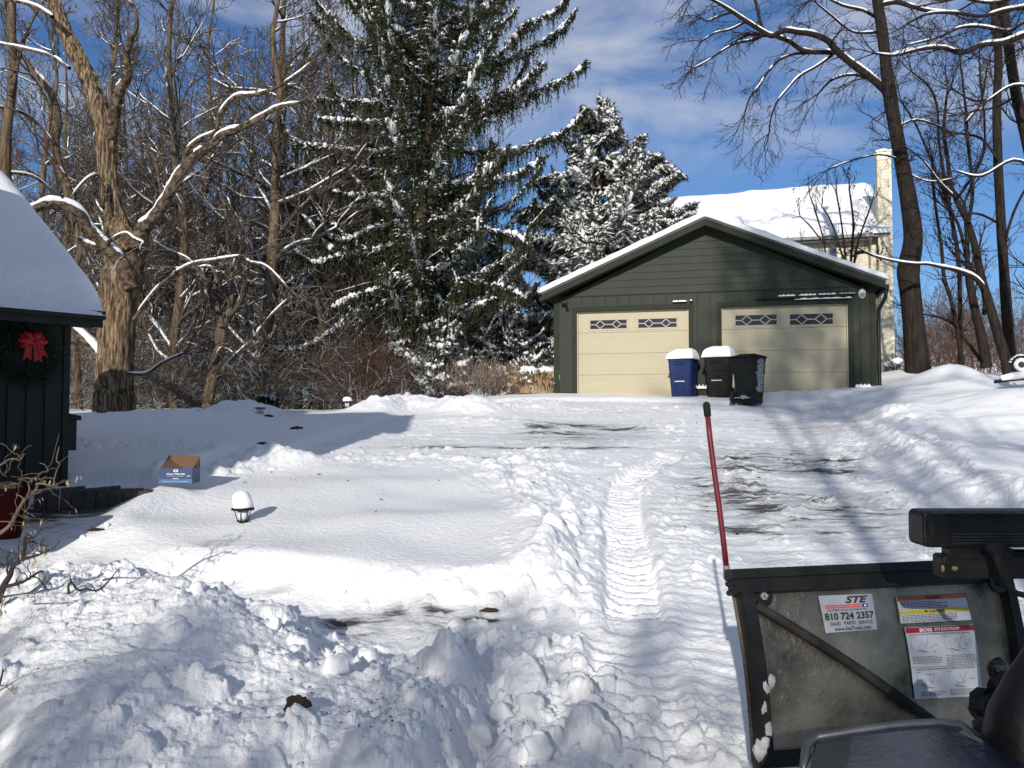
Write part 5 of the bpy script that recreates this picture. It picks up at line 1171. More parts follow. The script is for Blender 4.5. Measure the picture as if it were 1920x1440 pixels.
px_tree('big_maple', 'big furrowed trunk tree with a snow arched limb beside the shed', 17.0, [
    ([(212, 800, 76), (214, 760, 68), (215, 700, 62), (222, 600, 60), (230, 530, 66), (234, 480, 66), (228, 440, 46), (215, 400, 33), (203, 330, 30), (198, 250, 31), (180, 185, 30), (152, 120, 27), (122, 60, 24), (100, 0, 22), (84, -80, 20), (60, -200, 16)], .6, .12),
    ([(240, 520, 44), (255, 470, 34), (268, 430, 24), (285, 412, 20), (305, 385, 19), (330, 340, 18), (355, 305, 17), (395, 272, 14), (420, 252, 14), (445, 243, 12), (480, 225, 10), (520, 202, 8), (562, 192, 5)], -1.0, .8),
    ([(206, 262, 20), (214, 212, 20), (225, 170, 17), (240, 140, 15), (238, 100, 10), (246, 72, 9), (257, 50, 7), (250, 12, 6), (222, -12, 5), (200, -60, 4)], -.8, .8),
    ([(246, 540, 30), (225, 490, 24), (193, 458, 19), (165, 425, 16), (150, 400, 17), (122, 386, 18), (90, 383, 17), (62, 392, 14), (38, 400, 10)], -1.2, .3),
    ([(150, 448, 10), (168, 460, 11), (190, 462, 9), (212, 448, 6), (236, 438, 6), (252, 448, 5), (268, 455, 4), (262, 462, 3)], -1.6, .3),
    ([(200, 690, 26), (170, 648, 20), (135, 615, 17), (100, 590, 12), (40, 560, 8)], 1.0, .3),
    ([(345, 315, 9), (349, 285, 9), (372, 262, 7), (405, 245, 6), (410, 218, 8), (440, 182, 8), (480, 177, 8), (520, 163, 7), (560, 138, 6), (584, 116, 4)], -.5, 1.0),
    ([(306, 385, 7), (300, 350, 6), (290, 300, 6), (270, 260, 5), (250, 215, 4)], -.4, .8),
    ([(130, 128, 8), (98, 106, 6), (62, 95, 6), (0, 82, 5), (-40, 80, 4)], .8, .5), ([(98, 32, 9), (70, 14, 8), (30, 2, 6), (-30, -6, 5)], .8, .5),
    ([(250, 600, 8), (300, 535, 6), (352, 498, 6), (400, 488, 5), (450, 480, 5)], -.8, .4),
    ([(240, 700, 5), (275, 700, 5), (305, 680, 5), (345, 662, 4)], -.6, .3),
    ([(212, 410, 6), (188, 335, 5), (172, 330, 5), (150, 348, 4), (130, 375, 4)], -.8, .3)], 5, BIG, lumpy=.12, tlen=1.25, dens=.9, kids=3, snow=1.25)
px_tree('leaning_tree', 'tall brown tree with snow-lined left stems behind the shed', 21.0, [
    ([(150, 790, 14), (140, 640, 14), (128, 540, 14), (150, 470, 12), (135, 400, 13), (122, 340, 14), (108, 300, 15), (102, 260, 18), (108, 228, 17), (95, 172, 13), (62, 132, 10), (32, 88, 8), (10, 20, 6)], .5, .3),
    ([(100, 268, 6), (60, 222, 6), (20, 205, 6), (-20, 198, 5)], -1, .6), ([(96, 205, 6), (76, 165, 5), (58, 140, 5)], -.5, .5),
    ([(160, 480, 8), (150, 410, 7), (128, 345, 7), (108, 310, 6)], -.5, .3), ([(100, 360, 5), (60, 330, 6), (0, 322, 5)], -1, .3)], 6, (m_bark, m_limb, m_twig), tlen=1.4, kids=3, dens=.8)
px_tree('edge_tree', 'tan trunk tree at the far left edge above the shed roof', 20.0, [
    ([(12, 760, 26), (12, 500, 24), (10, 340, 22), (12, 250, 18), (24, 150, 16), (22, 50, 15), (25, -60, 13)], .3, .35),
    ([(20, 180, 7), (50, 60, 6), (95, -20, 5)], .5, .5), ([(12, 250, 8), (0, 200, 8), (-30, 190, 6)], .5, .5)], 7, (m_bark, m_limb, m_twig), tlen=1.4, kids=3)
px_tree('forked_tree', 'forked tree with snow packed in its crotch above the grey tub', 19.5, [
    ([(383, 790, 22), (392, 740, 21), (405, 680, 20), (412, 640, 22), (416, 608, 23)], .2, .1),
    ([(416, 612, 14), (406, 572, 10), (396, 545, 9), (382, 520, 8), (366, 500, 8), (345, 482, 6), (312, 468, 5), (285, 450, 4)], -.5, .5),
    ([(417, 612, 14), (428, 590, 10), (434, 560, 8), (436, 520, 7), (434, 490, 7), (428, 455, 6), (424, 420, 5), (420, 380, 4), (400, 340, 4)], .3, .6),
    ([(436, 500, 5), (448, 480, 5), (470, 492, 5), (500, 500, 5), (540, 540, 4)], -.5, .4), ([(396, 735, 7), (420, 690, 6), (470, 640, 6), (500, 600, 5), (540, 560, 4)], .8, .4), ([(400, 690, 5), (412, 655, 5), (428, 655, 4), (436, 662, 3)], -.5, .2), ([(412, 560, 5), (400, 505, 5), (375, 500, 5)], 0, .2)], 8, (m_bark, m_limb, m_twig), tlen=1.0, kids=3, snow=1.1, dens=.8, smin=.01)
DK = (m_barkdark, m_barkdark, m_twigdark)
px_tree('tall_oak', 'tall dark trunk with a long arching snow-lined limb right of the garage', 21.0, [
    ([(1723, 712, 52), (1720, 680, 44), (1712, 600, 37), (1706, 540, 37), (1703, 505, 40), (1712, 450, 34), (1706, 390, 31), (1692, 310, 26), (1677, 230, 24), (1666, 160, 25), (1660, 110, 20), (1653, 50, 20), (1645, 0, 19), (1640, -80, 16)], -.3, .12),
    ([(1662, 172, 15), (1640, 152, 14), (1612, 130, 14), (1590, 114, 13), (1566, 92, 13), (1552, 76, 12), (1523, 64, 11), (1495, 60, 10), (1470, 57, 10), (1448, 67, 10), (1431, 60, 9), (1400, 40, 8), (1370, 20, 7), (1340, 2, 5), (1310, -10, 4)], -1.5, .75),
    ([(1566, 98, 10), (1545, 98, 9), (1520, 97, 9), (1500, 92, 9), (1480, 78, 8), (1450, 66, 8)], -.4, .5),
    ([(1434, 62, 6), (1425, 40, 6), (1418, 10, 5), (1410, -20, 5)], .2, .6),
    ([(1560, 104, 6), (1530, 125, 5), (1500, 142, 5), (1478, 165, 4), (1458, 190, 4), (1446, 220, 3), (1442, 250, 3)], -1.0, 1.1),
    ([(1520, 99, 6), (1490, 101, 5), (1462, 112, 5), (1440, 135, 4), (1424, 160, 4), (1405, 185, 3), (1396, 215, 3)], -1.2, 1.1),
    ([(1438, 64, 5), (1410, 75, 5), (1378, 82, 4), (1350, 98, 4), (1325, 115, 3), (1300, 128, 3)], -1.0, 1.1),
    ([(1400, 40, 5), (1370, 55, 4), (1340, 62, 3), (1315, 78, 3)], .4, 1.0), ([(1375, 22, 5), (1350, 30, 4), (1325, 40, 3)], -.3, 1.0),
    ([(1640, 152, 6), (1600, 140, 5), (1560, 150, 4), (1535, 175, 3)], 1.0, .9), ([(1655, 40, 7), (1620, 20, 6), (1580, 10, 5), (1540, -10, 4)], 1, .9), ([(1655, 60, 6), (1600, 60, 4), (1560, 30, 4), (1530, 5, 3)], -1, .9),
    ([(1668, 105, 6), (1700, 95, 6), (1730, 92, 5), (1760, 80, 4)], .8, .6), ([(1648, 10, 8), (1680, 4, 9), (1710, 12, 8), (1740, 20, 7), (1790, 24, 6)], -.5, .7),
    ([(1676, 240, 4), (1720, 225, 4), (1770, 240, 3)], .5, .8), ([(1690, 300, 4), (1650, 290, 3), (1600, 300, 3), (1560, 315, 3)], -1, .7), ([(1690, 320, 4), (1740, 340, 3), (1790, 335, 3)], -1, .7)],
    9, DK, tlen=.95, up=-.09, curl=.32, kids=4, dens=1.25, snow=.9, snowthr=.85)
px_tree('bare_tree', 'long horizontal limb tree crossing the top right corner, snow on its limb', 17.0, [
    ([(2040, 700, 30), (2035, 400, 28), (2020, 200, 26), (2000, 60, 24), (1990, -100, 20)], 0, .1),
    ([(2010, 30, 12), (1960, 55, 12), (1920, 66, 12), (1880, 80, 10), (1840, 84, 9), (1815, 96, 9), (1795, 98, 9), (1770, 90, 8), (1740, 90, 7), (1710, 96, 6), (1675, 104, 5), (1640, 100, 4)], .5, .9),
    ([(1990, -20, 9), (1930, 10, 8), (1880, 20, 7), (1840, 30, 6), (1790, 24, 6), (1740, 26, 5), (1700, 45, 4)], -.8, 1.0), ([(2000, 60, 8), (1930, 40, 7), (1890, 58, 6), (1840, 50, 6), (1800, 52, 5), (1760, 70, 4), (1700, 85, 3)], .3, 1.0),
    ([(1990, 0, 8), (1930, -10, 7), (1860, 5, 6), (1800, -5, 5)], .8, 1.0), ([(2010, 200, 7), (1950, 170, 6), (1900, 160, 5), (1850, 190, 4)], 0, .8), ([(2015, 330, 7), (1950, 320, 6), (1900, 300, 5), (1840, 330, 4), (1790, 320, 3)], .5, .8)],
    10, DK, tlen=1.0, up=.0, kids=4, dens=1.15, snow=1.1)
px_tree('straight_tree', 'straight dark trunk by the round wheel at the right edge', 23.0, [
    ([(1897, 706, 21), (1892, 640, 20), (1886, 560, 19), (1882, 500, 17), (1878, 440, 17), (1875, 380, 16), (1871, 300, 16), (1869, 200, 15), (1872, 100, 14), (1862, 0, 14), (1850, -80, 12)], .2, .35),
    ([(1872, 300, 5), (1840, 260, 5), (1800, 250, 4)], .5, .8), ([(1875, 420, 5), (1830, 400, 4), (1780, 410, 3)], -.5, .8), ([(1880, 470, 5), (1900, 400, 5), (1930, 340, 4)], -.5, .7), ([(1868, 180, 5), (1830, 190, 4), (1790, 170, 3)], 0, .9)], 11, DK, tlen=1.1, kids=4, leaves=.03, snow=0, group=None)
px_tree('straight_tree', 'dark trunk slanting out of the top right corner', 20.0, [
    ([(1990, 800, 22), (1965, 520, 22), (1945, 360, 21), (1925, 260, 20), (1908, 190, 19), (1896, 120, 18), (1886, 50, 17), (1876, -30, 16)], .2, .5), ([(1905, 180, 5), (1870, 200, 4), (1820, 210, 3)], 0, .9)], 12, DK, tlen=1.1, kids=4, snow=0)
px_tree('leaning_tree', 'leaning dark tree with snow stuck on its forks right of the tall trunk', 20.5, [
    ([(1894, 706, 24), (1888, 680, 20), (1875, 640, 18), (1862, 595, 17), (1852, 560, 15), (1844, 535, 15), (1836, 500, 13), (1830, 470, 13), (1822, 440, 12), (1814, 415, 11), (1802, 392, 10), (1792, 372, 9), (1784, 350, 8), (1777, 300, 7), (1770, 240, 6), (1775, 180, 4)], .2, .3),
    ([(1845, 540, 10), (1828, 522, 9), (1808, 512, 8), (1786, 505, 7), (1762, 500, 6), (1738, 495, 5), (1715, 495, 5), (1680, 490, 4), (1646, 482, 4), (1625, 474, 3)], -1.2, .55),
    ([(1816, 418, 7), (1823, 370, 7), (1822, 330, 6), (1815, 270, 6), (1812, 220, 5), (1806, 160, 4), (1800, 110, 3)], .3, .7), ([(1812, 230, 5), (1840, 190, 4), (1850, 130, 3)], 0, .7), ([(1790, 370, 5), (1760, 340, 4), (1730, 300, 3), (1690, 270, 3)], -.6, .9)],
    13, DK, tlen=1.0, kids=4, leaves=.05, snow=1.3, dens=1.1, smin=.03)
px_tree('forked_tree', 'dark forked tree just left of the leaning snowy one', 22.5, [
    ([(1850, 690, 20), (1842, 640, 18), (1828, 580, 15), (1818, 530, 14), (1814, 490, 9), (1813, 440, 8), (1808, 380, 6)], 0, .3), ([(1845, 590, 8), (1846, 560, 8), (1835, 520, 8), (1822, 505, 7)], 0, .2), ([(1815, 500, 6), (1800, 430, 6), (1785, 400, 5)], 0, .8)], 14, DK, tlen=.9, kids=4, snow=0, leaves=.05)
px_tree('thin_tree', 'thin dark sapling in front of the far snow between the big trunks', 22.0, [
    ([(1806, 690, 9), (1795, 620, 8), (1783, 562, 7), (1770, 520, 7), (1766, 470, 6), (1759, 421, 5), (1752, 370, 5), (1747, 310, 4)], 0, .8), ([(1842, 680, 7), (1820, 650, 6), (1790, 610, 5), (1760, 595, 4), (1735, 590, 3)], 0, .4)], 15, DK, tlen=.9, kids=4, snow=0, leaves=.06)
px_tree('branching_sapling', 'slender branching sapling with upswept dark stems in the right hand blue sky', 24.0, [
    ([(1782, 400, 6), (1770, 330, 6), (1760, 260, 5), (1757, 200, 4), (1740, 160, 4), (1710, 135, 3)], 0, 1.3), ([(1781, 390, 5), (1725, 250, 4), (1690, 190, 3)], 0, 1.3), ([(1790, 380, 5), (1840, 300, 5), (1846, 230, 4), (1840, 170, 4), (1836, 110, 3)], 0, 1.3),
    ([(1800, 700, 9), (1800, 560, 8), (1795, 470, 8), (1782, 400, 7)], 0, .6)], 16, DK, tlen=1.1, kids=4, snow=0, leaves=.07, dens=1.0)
# shrub with clinging leaves behind the garage roof
px_tree('shrub', 'leafy topped bare shrub standing against the snowy house roof', 27.0, [
    ([(1596, 700, 6), (1596, 600, 6), (1595, 500, 5), (1600, 420, 4), (1592, 352, 3)], 0, 1.2), ([(1594, 560, 5), (1585, 480, 4), (1578, 420, 3), (1568, 360, 3)], 0, .9), ([(1598, 560, 5), (1605, 470, 4), (1635, 380, 3)], 0, .9), ([(1592, 520, 4), (1560, 420, 3), (1541, 387, 2)], 0, .6), ([(1550, 600, 5), (1548, 475, 3), (1530, 400, 3), (1518, 365, 2)], .5, .7), ([(1547, 460, 3), (1520, 425, 3), (1500, 405, 2)], .5, .5),
    ([(1600, 480, 5), (1615, 472, 5), (1640, 480, 4), (1650, 484, 4)], -2, 1.0)], 17, DK, tlen=.6, kids=2, snow=0, leaves=.35, cat='shrub', up=.2, dens=.75)

# ---------------- spruces
def spruce(name, label, d, base, topz, trunk_px, named, nrand, Lfun, zfun, seed, hang, needle, snowamt=1.0, clones=0, up=.5, twig_l=.35, dens=1.0, dropend=.0, mid_y=None, group=None, rmin=0, yb=0.35, snow_w=.05):
    """named: list of (pixel polyline, drift). Random boughs fill in around the trunk."""
    rng = np.random.RandomState(seed)
    tp = [P(x, y, d) for x, y, w in trunk_px]; tr_ = [w * d / F / 2 for x, y, w in trunk_px]
    root = empty(name, tp[0], 0, label, 'tree', group); off = np.array(tp[0])
    TT = Tubes(); p = smooth_path(tp); r = np.interp(np.linspace(0, 1, len(p)), np.linspace(0, 1, len(tp)), tr_); TT.add(p - off, r, 12); TT.build('trunk', m_bark, root)
    TB, TS = Tubes(), Tubes(); boughs = []
    for spec, drift in named:
        q = smooth_path([P(x, y, d + drift * (i / (len(spec) - 1)) - .2) for i, (x, y) in enumerate(spec)]); boughs.append((q, 1.0))
    for spec, drift in list(named) * clones:
        dy_ = rng.uniform(-10, 26); sc_ = rng.uniform(.75, 1.05); x0_ = spec[0][0]; d2 = rng.uniform(-1.8, 1.8)
        q = smooth_path([P(x0_ + (x - x0_) * sc_ + rng.uniform(-5, 5), y + dy_, d + d2 * (i / (len(spec) - 1))) for i, (x, y) in enumerate(spec)]); boughs.append((q, 1.0))
    zt = np.array([q[2] for q in p])
    for k in range(nrand):
        f_ = (k + rng.rand()) / nrand; z = zfun(f_); c = np.array([np.interp(z, zt, p[:, 0]), np.interp(z, zt, p[:, 1]), z])
        a = rng.rand() * 6.283; L = Lfun(f_) * rng.uniform(.65, 1.1); L = max(L, .15)
        dr = np.array([math.cos(a), math.sin(a), 0]); n_ = 9; t = np.linspace(0, 1, n_)
        rise = up * L
        q = c + dr * (L * t)[:, None] + np.array([0, 0, 1.0]) * (-(.30 * L) * np.sin(t * math.pi * .9) * (1 if up < .45 else .4) + rise * t ** 2.2 - dropend * L * t)[:, None]
        q[:, :2] += rng.normal(0, .03 * L, (n_, 2)) * t[:, None]
        boughs.append((q, .8))
    NV, NF, SV, SF = [], [], [], []; nv = 0; sv = 0
    for q, w_ in boughs:
        seg = np.linalg.norm(np.diff(q, axis=0), axis=1); L = seg.sum(); cum = np.concatenate([[0], np.cumsum(seg)])
        TB.add(q - off, np.linspace(.018 + .012 * L, .008, len(q)), 5)
        ns = int(L * 26 * dens * (1.7 if w_ == 1 else 1)) + 2
        t = np.sort(rng.uniform(.06, 1, ns)) * L
        C_ = np.stack([np.interp(t, cum, q[:, k]) for k in range(3)], 1) - off
        tl = t / L
        tan = np.stack([np.interp(t, cum[:-1] + seg / 2, np.diff(q, axis=0)[:, k] / seg) for k in range(3)], 1); tan /= np.linalg.norm(tan, axis=1)[:, None]
        lat = np.cross(tan, [0, 0, 1.0]); lat /= np.linalg.norm(lat, axis=1)[:, None] + 1e-9
        side = rng.choice([-1, 1], ns)[:, None]
        sprl = (twig_l * (1.15 - tl) * rng.uniform(.5, 1.2, ns) * min(1.3, .35 + L * .4) + .08)
        dirn = lat * side * rng.uniform(.3, 1.0, ns)[:, None] + tan * rng.uniform(.25, 1.0, ns)[:, None] + np.array([0, 0, 1.0]) * rng.uniform(-.35, .15, ns)[:, None]
        dirn /= np.linalg.norm(dirn, axis=1)[:, None]
        tips = C_ + dirn * sprl[:, None]
        # lateral sprays: needle clusters along them, and strands hanging from them
        m = 5
        for s_ in range(m):
            u = (s_ + rng.rand(ns)) / m; b = C_ + (tips - C_) * u[:, None]
            # needles on the spray
            for rep in range(2):
                o_ = rng.normal(0, 1, (ns, 3)); o_[:, 2] -= .3; o_ = o_ * .5 + dirn; o_ /= np.linalg.norm(o_, axis=1)[:, None]; w = np.cross(o_, rng.normal(0, 1, (ns, 3))); w /= np.linalg.norm(w, axis=1)[:, None] + 1e-9
                ln = rng.uniform(.07, .15, ns)[:, None]; wd = rng.uniform(.014, .026, ns)[:, None]
                tri = np.stack([b - w * wd, b + w * wd, b + o_ * ln], 1); NV.append(tri.reshape(-1, 3)); NF.append(np.arange(ns * 3).reshape(-1, 3) + nv); nv += ns * 3
        # hanging strands
        hl = hang * rng.uniform(.25, 1.0, ns) * min(1.2, .3 + L * .35) * (1.05 - .75 * tl ** 2)
        sel = rng.rand(ns) < .75; st = C_ + (tips - C_) * rng.uniform(.1, 1, ns)[:, None]; mh_ = max(2, int(hang / .075))
        sway = rng.normal(0, .10, (ns, 3)); sway[:, 2] = 0
        for h in range(mh_):
            u = (h + rng.rand(ns)) / mh_; ok = sel & (hl > .05); b = (st + np.array([0, 0, -1.0]) * (hl * u)[:, None] + sway * (hl * u)[:, None])[ok]; k_ = len(b)
            o_ = rng.normal(0, .55, (k_, 3)); o_[:, 2] = -1; o_ /= np.linalg.norm(o_, axis=1)[:, None]; w = np.cross(o_, rng.normal(0, 1, (k_, 3))); w /= np.linalg.norm(w, axis=1)[:, None] + 1e-9
            ln = rng.uniform(.08, .15, k_)[:, None]; wd = rng.uniform(.013, .024, k_)[:, None] * (1.2 - .5 * u[ok])[:, None]
            tri = np.stack([b - w * wd, b + w * wd, b + o_ * ln], 1); NV.append(tri.reshape(-1, 3)); NF.append(np.arange(k_ * 3).reshape(-1, 3) + nv); nv += k_ * 3
        # snow: ridge on the bough, and elongated pads on the sprays
        if w_ * snowamt > .3 and L > .8:
            i0 = int(len(q) * .12); qq = q[i0:] - off; rr = (.06 + .065 * np.sin(np.linspace(0, 1, len(qq)) * math.pi)) * w_ * snowamt * (1 + .35 * rng.normal(0, 1, len(qq))); rr = np.clip(rr, .012, .15); rr[0] = .01; rr[-1] = .01
            qf = smooth_path(qq); rf = np.interp(np.linspace(0, 1, len(qf)), np.linspace(0, 1, len(rr)), rr) * (1 + .3 * rng.normal(0, 1, len(qf))); rf = np.clip(rf, .006, .16); qf = qf + rng.normal(0, .015, qf.shape); qf[:, 2] += .03
            for a_ in range(0, len(qf) - 3, 5):
                if rng.rand() < .93: TS.add(qf[a_:a_ + 6], rf[a_:a_ + 6] * np.array([.3, .8, 1, 1, .8, .3])[:len(rf[a_:a_ + 6])], 6, .75)
        ok = rng.rand(ns) < .62 * snowamt * (1.0 if w_ == 1 else .8); k_ = ok.sum()
        for _rep in range((2 if snowamt > 1.4 else 1) if k_ else 0):
            a_ = C_[ok]; b = (C_ + (tips - C_) * rng.uniform(.6, 1.05, ns)[:, None])[ok]; b[:, 2] -= rng.uniform(0, .05, k_); ax_ = b - a_; ln = np.linalg.norm(ax_, axis=1)[:, None]; ax_ /= ln + 1e-9
            s_ = np.cross(ax_, [0, 0, 1.0]); s_ /= np.linalg.norm(s_, axis=1)[:, None] + 1e-9; w = (snow_w * rng.uniform(.35, 1.2, k_))[:, None]; up_ = np.array([0, 0, 1.0])
            st0 = a_ + ax_ * ln * rng.uniform(0, .5, k_)[:, None]; mid = (st0 + b) / 2 + up_ * w * .5
            V = np.stack([st0, mid + s_ * w * .55, b - up_ * .01, mid - s_ * w * .55, mid + up_ * w * .6, mid - up_ * w * .25], 1)
            F6 = np.array([(0, 4, 3), (0, 1, 4), (1, 2, 4), (2, 3, 4), (0, 3, 5), (0, 5, 1), (1, 5, 2), (2, 5, 3)])
            SV.append(V.reshape(-1, 3)); SF.append((F6[None] + (np.arange(k_) * 6)[:, None, None] + sv).reshape(-1, 3)); sv += k_ * 6
    TB.build('bough', m_barkdark, root)
    fastmesh('needles', np.vstack(NV), np.vstack(NF), needle, root)
    if SV: fastmesh('spray_snow', np.vstack(SV), np.vstack(SF), m_snowfine, root)
    TS.build('bough_snow', m_snowfine, root)
    return root
zA = P(790, 640, 25)[2]; zB = P(800, -260, 25)[2]
spruce('norway_spruce', 'giant drooping spruce with hanging branchlets in the middle of the picture', 25.0, None, None,
       [(768, 745, 34), (772, 640, 32), (784, 480, 30), (794, 300, 27), (802, 180, 25), (808, 60, 20), (812, -100, 16), (815, -350, 8)],
       [([(808, 235), (855, 213), (900, 200), (935, 182), (967, 167), (993, 147), (1020, 117)], -1.2), ([(806, 262), (860, 235), (920, 212), (967, 190), (1010, 170), (1050, 153), (1078, 138), (1097, 120)], -.8),
        ([(808, 150), (850, 130), (900, 117), (943, 100), (973, 60), (1003, 42), (1033, 27), (1060, 3)], -.6), ([(808, 160), (880, 140), (940, 120), (987, 97), (1033, 70), (1058, 48), (1080, 17)], .6),
        ([(800, 283), (833, 283), (900, 285), (960, 283), (1020, 263), (1067, 240), (1097, 207)], .6), ([(795, 345), (850, 345), (883, 343), (930, 336), (957, 333), (990, 317), (1020, 293)], -1.4), ([(800, 470), (850, 440), (900, 430), (960, 440), (985, 455)], -1.0),
        ([(808, 110), (800, 97), (775, 80), (753, 63), (735, 42), (713, 20), (690, -7)], -1.4), ([(800, 190), (787, 177), (768, 160), (750, 140), (735, 126), (713, 108)], -1.8), ([(802, 150), (760, 115), (687, 80), (655, 72), (633, 63), (612, 48), (588, 30)], .4),
        ([(800, 222), (760, 212), (720, 228), (683, 230), (643, 227), (597, 222)], -.9), ([(796, 300), (740, 287), (700, 286), (667, 283), (610, 277), (573, 273), (543, 257), (523, 213)], -.5), ([(802, 205), (750, 196), (697, 193), (647, 190), (610, 187), (588, 187)], .6),
        ([(792, 370), (760, 367), (733, 367), (667, 367), (617, 357)], -.9), ([(796, 325), (720, 322), (660, 320), (600, 322), (530, 308)], .5), ([(785, 480), (740, 460), (700, 470), (640, 480), (590, 492), (550, 470)], -1.0),
        ([(780, 560), (735, 560), (690, 580), (655, 592), (625, 618), (595, 640), (560, 655), (500, 652)], -1.6), ([(782, 520), (740, 520), (700, 545), (655, 560), (625, 575)], -1.2), ([(785, 430), (740, 420), (690, 430), (650, 450), (610, 440)], -1.2),
        ([(780, 640), (760, 640), (742, 650), (760, 665), (785, 680), (795, 690)], -1.6), ([(782, 550), (820, 560), (860, 590), (895, 575), (930, 560)], -1.2), ([(785, 500), (840, 520), (900, 530), (950, 540), (985, 560)], -.8), ([(808, 60), (860, 30), (900, 20), (950, -10)], -.8), ([(810, 20), (760, 10), (720, -20)], -.6),
        ([(806, 90), (840, 60), (880, 50), (905, 20)], -1.5), ([(790, 400), (850, 400), (900, 400), (950, 385)], .8)],
       98, lambda f: 3.9 * (1.0 - .25 * f) if f > .12 else 3.4, lambda f: zA + (zB - zA) * f, 21, .85, m_needle, 1.15, up=.50, twig_l=.45, dens=.95, snow_w=.085)
zA = P(1118, 735, 29.5)[2]; zB = P(1125, 190, 29.5)[2]
def Lf(f): return .25 + 5.0 * (1 - f) ** .9 if f > .03 else 4.8
spruce('spruce', 'snow-laden pointed spruce rising just behind the garage roof', 29.5, None, None,
       [(1115, 745, 20), (1118, 600, 18), (1122, 400, 12), (1125, 260, 6), (1125, 165, 1)],
       [([(1125, 405), (1160, 385), (1200, 350), (1240, 318), (1280, 330)], -.5), ([(1128, 440), (1170, 400), (1215, 370), (1270, 335)], -1.0), ([(1125, 340), (1160, 330), (1200, 310), (1232, 302)], -.4), ([(1125, 300), (1160, 300), (1185, 280), (1200, 260)], -.4), ([(1122, 300), (1100, 290), (1078, 275)], -.3), ([(1125, 250), (1145, 240), (1160, 225)], 0), ([(1123, 240), (1105, 232), (1092, 215)], 0), ([(1120, 520), (1050, 500), (990, 490), (935, 505)], -.5), ([(1118, 640), (1050, 640), (985, 640), (930, 660)], -1.5),
        ([(1120, 420), (1060, 400), (1010, 395), (975, 395)], -.6), ([(1120, 350), (1070, 340), (1030, 340), (1005, 345)], -.6), ([(1120, 480), (1060, 460), (1000, 450), (935, 440)], -1.0), ([(1118, 560), (1050, 550), (990, 545), (930, 560)], -1.5),
        ([(1118, 610), (1050, 590), (990, 600), (925, 615)], -2), ([(1130, 470), (1180, 430), (1230, 400), (1275, 398), (1300, 383)], -1.2), ([(1116, 680), (1060, 660), (1000, 680), (960, 700)], -2)],
       80, Lf, lambda f: zA + (zB - zA) * f ** .9, 22, .30, m_needle2, 1.7, clones=3, up=.40, twig_l=.80, dens=1.7, snow_w=.12)
zA = P(950, 735, 27)[2]; zB = P(940, 430, 27)[2]
spruce('small_spruce', 'smaller snowy spruce between the giant spruce and the garage', 27.0, None, None, [(948, 740, 12), (945, 600, 9), (940, 420, 2)],
       [([(945, 560), (900, 545), (860, 560)], -1)], 60, lambda f: .2 + 2.0 * (1 - f) ** .8, lambda f: zA + (zB - zA) * f, 23, .25, m_needle2, 1.5, up=.25, twig_l=.45, dens=1.1, snow_w=.11)
zA = P(840, 735, 23)[2]; zB = P(845, 600, 23)[2]
spruce('small_spruce', 'low snow-bent young spruce behind the snow pile left of the shrubs', 23.0, None, None, [(838, 745, 8), (840, 660, 6), (842, 590, 2)],
       [], 34, lambda f: .2 + 1.1 * (1 - f) ** .8, lambda f: zA + (zB - zA) * f, 24, .2, m_needle2, 1.5, up=.15, twig_l=.35, dens=1.1, snow_w=.10)
zA = P(503, 765, 19)[2]; zB = P(503, 738, 19)[2]
spruce('sapling', 'tiny snow-loaded spruce sapling on the berm', 19.0, None, None, [(503, 772, 2), (503, 737, 1)], [], 22, lambda f: .14, lambda f: zA + (zB - zA) * f, 25, .08, m_needle2, 1.3, up=-.4, twig_l=.08, dens=1.5, snow_w=.09)

# ---------------- the wood behind: prototypes copied, each tree its own object
def wood_proto(seed, H=14.0, r0=.16, dens=1.0, kids=4, mats=None, low=.12, forks=3):
    rng = np.random.RandomState(seed); root = empty('wood_tree', (0, 0, 0))
    TT, TW, TS = Tubes(), Tubes(), Tubes(); n_ = 12; z = np.linspace(-.4, H, n_); x = np.cumsum(rng.normal(0, .14, n_)) * .8; y = np.cumsum(rng.normal(0, .12, n_)) * .8
    p = smooth_path(np.stack([x, y, z], 1)); r = np.interp(p[:, 2], [-.4, 0, H], [r0 * 1.25, r0, .02]); TT.add(p, r, 8)
    for k in range(int(26 * dens)):
        t = rng.uniform(low, .97); i = int(t * (len(p) - 2)); q = p[i]; a = rng.rand() * 6.283; el = rng.uniform(.1, 1.0)
        dr = np.array([math.cos(a) * math.cos(el), math.sin(a) * math.cos(el), math.sin(el)])
        twig(TW, rng, q, dr, (1.2 + 2.6 * (1 - t)) * rng.uniform(.5, 1.2), max(.012, r[i] * .45), 0, 3, .28, .09, kids, .75, 3, .6, None, .006, TS)
    TT.build('trunk', (mats or (m_bark,))[0], root); TW.build('crown', m_twig if mats is None else mats[1], root); TS.build('branch_snow', m_snowfine, root)
    return root
def copy_tree(r):
    c = r.copy(); C.objects.link(c)
    for ch_ in r.children:
        k = ch_.copy(); C.objects.link(k); k.parent = c
    return c
protos = [wood_proto(100 + i, H=h, r0=r_, dens=dn) for i, (h, r_, dn) in enumerate(((13, .15, 1.0), (15, .20, .9), (11, .10, 1.1), (12, .12, 1.0), (16, .17, .9), (9, .07, 1.3)))]
used = set()
rng = np.random.RandomState(77)
spots = []
for (x, d, k) in ((467, 24, 1), (523, 27, 4), (552, 30, 0), (446, 31, 2), (325, 22, 3), (330, 30, 0), (283, 26, 2), (292, 34, 4), (160, 27, 1), (60, 27, 3), (110, 32, 0), (620, 33, 1), (660, 36, 4), (590, 25, 5), (700, 34, 2), (850, 36, 0), (395, 36, 1), (500, 38, 3)): spots.append((x, d, k))
for i in range(62): spots.append((rng.uniform(-60, 900), rng.uniform(27, 58), rng.randint(6)))
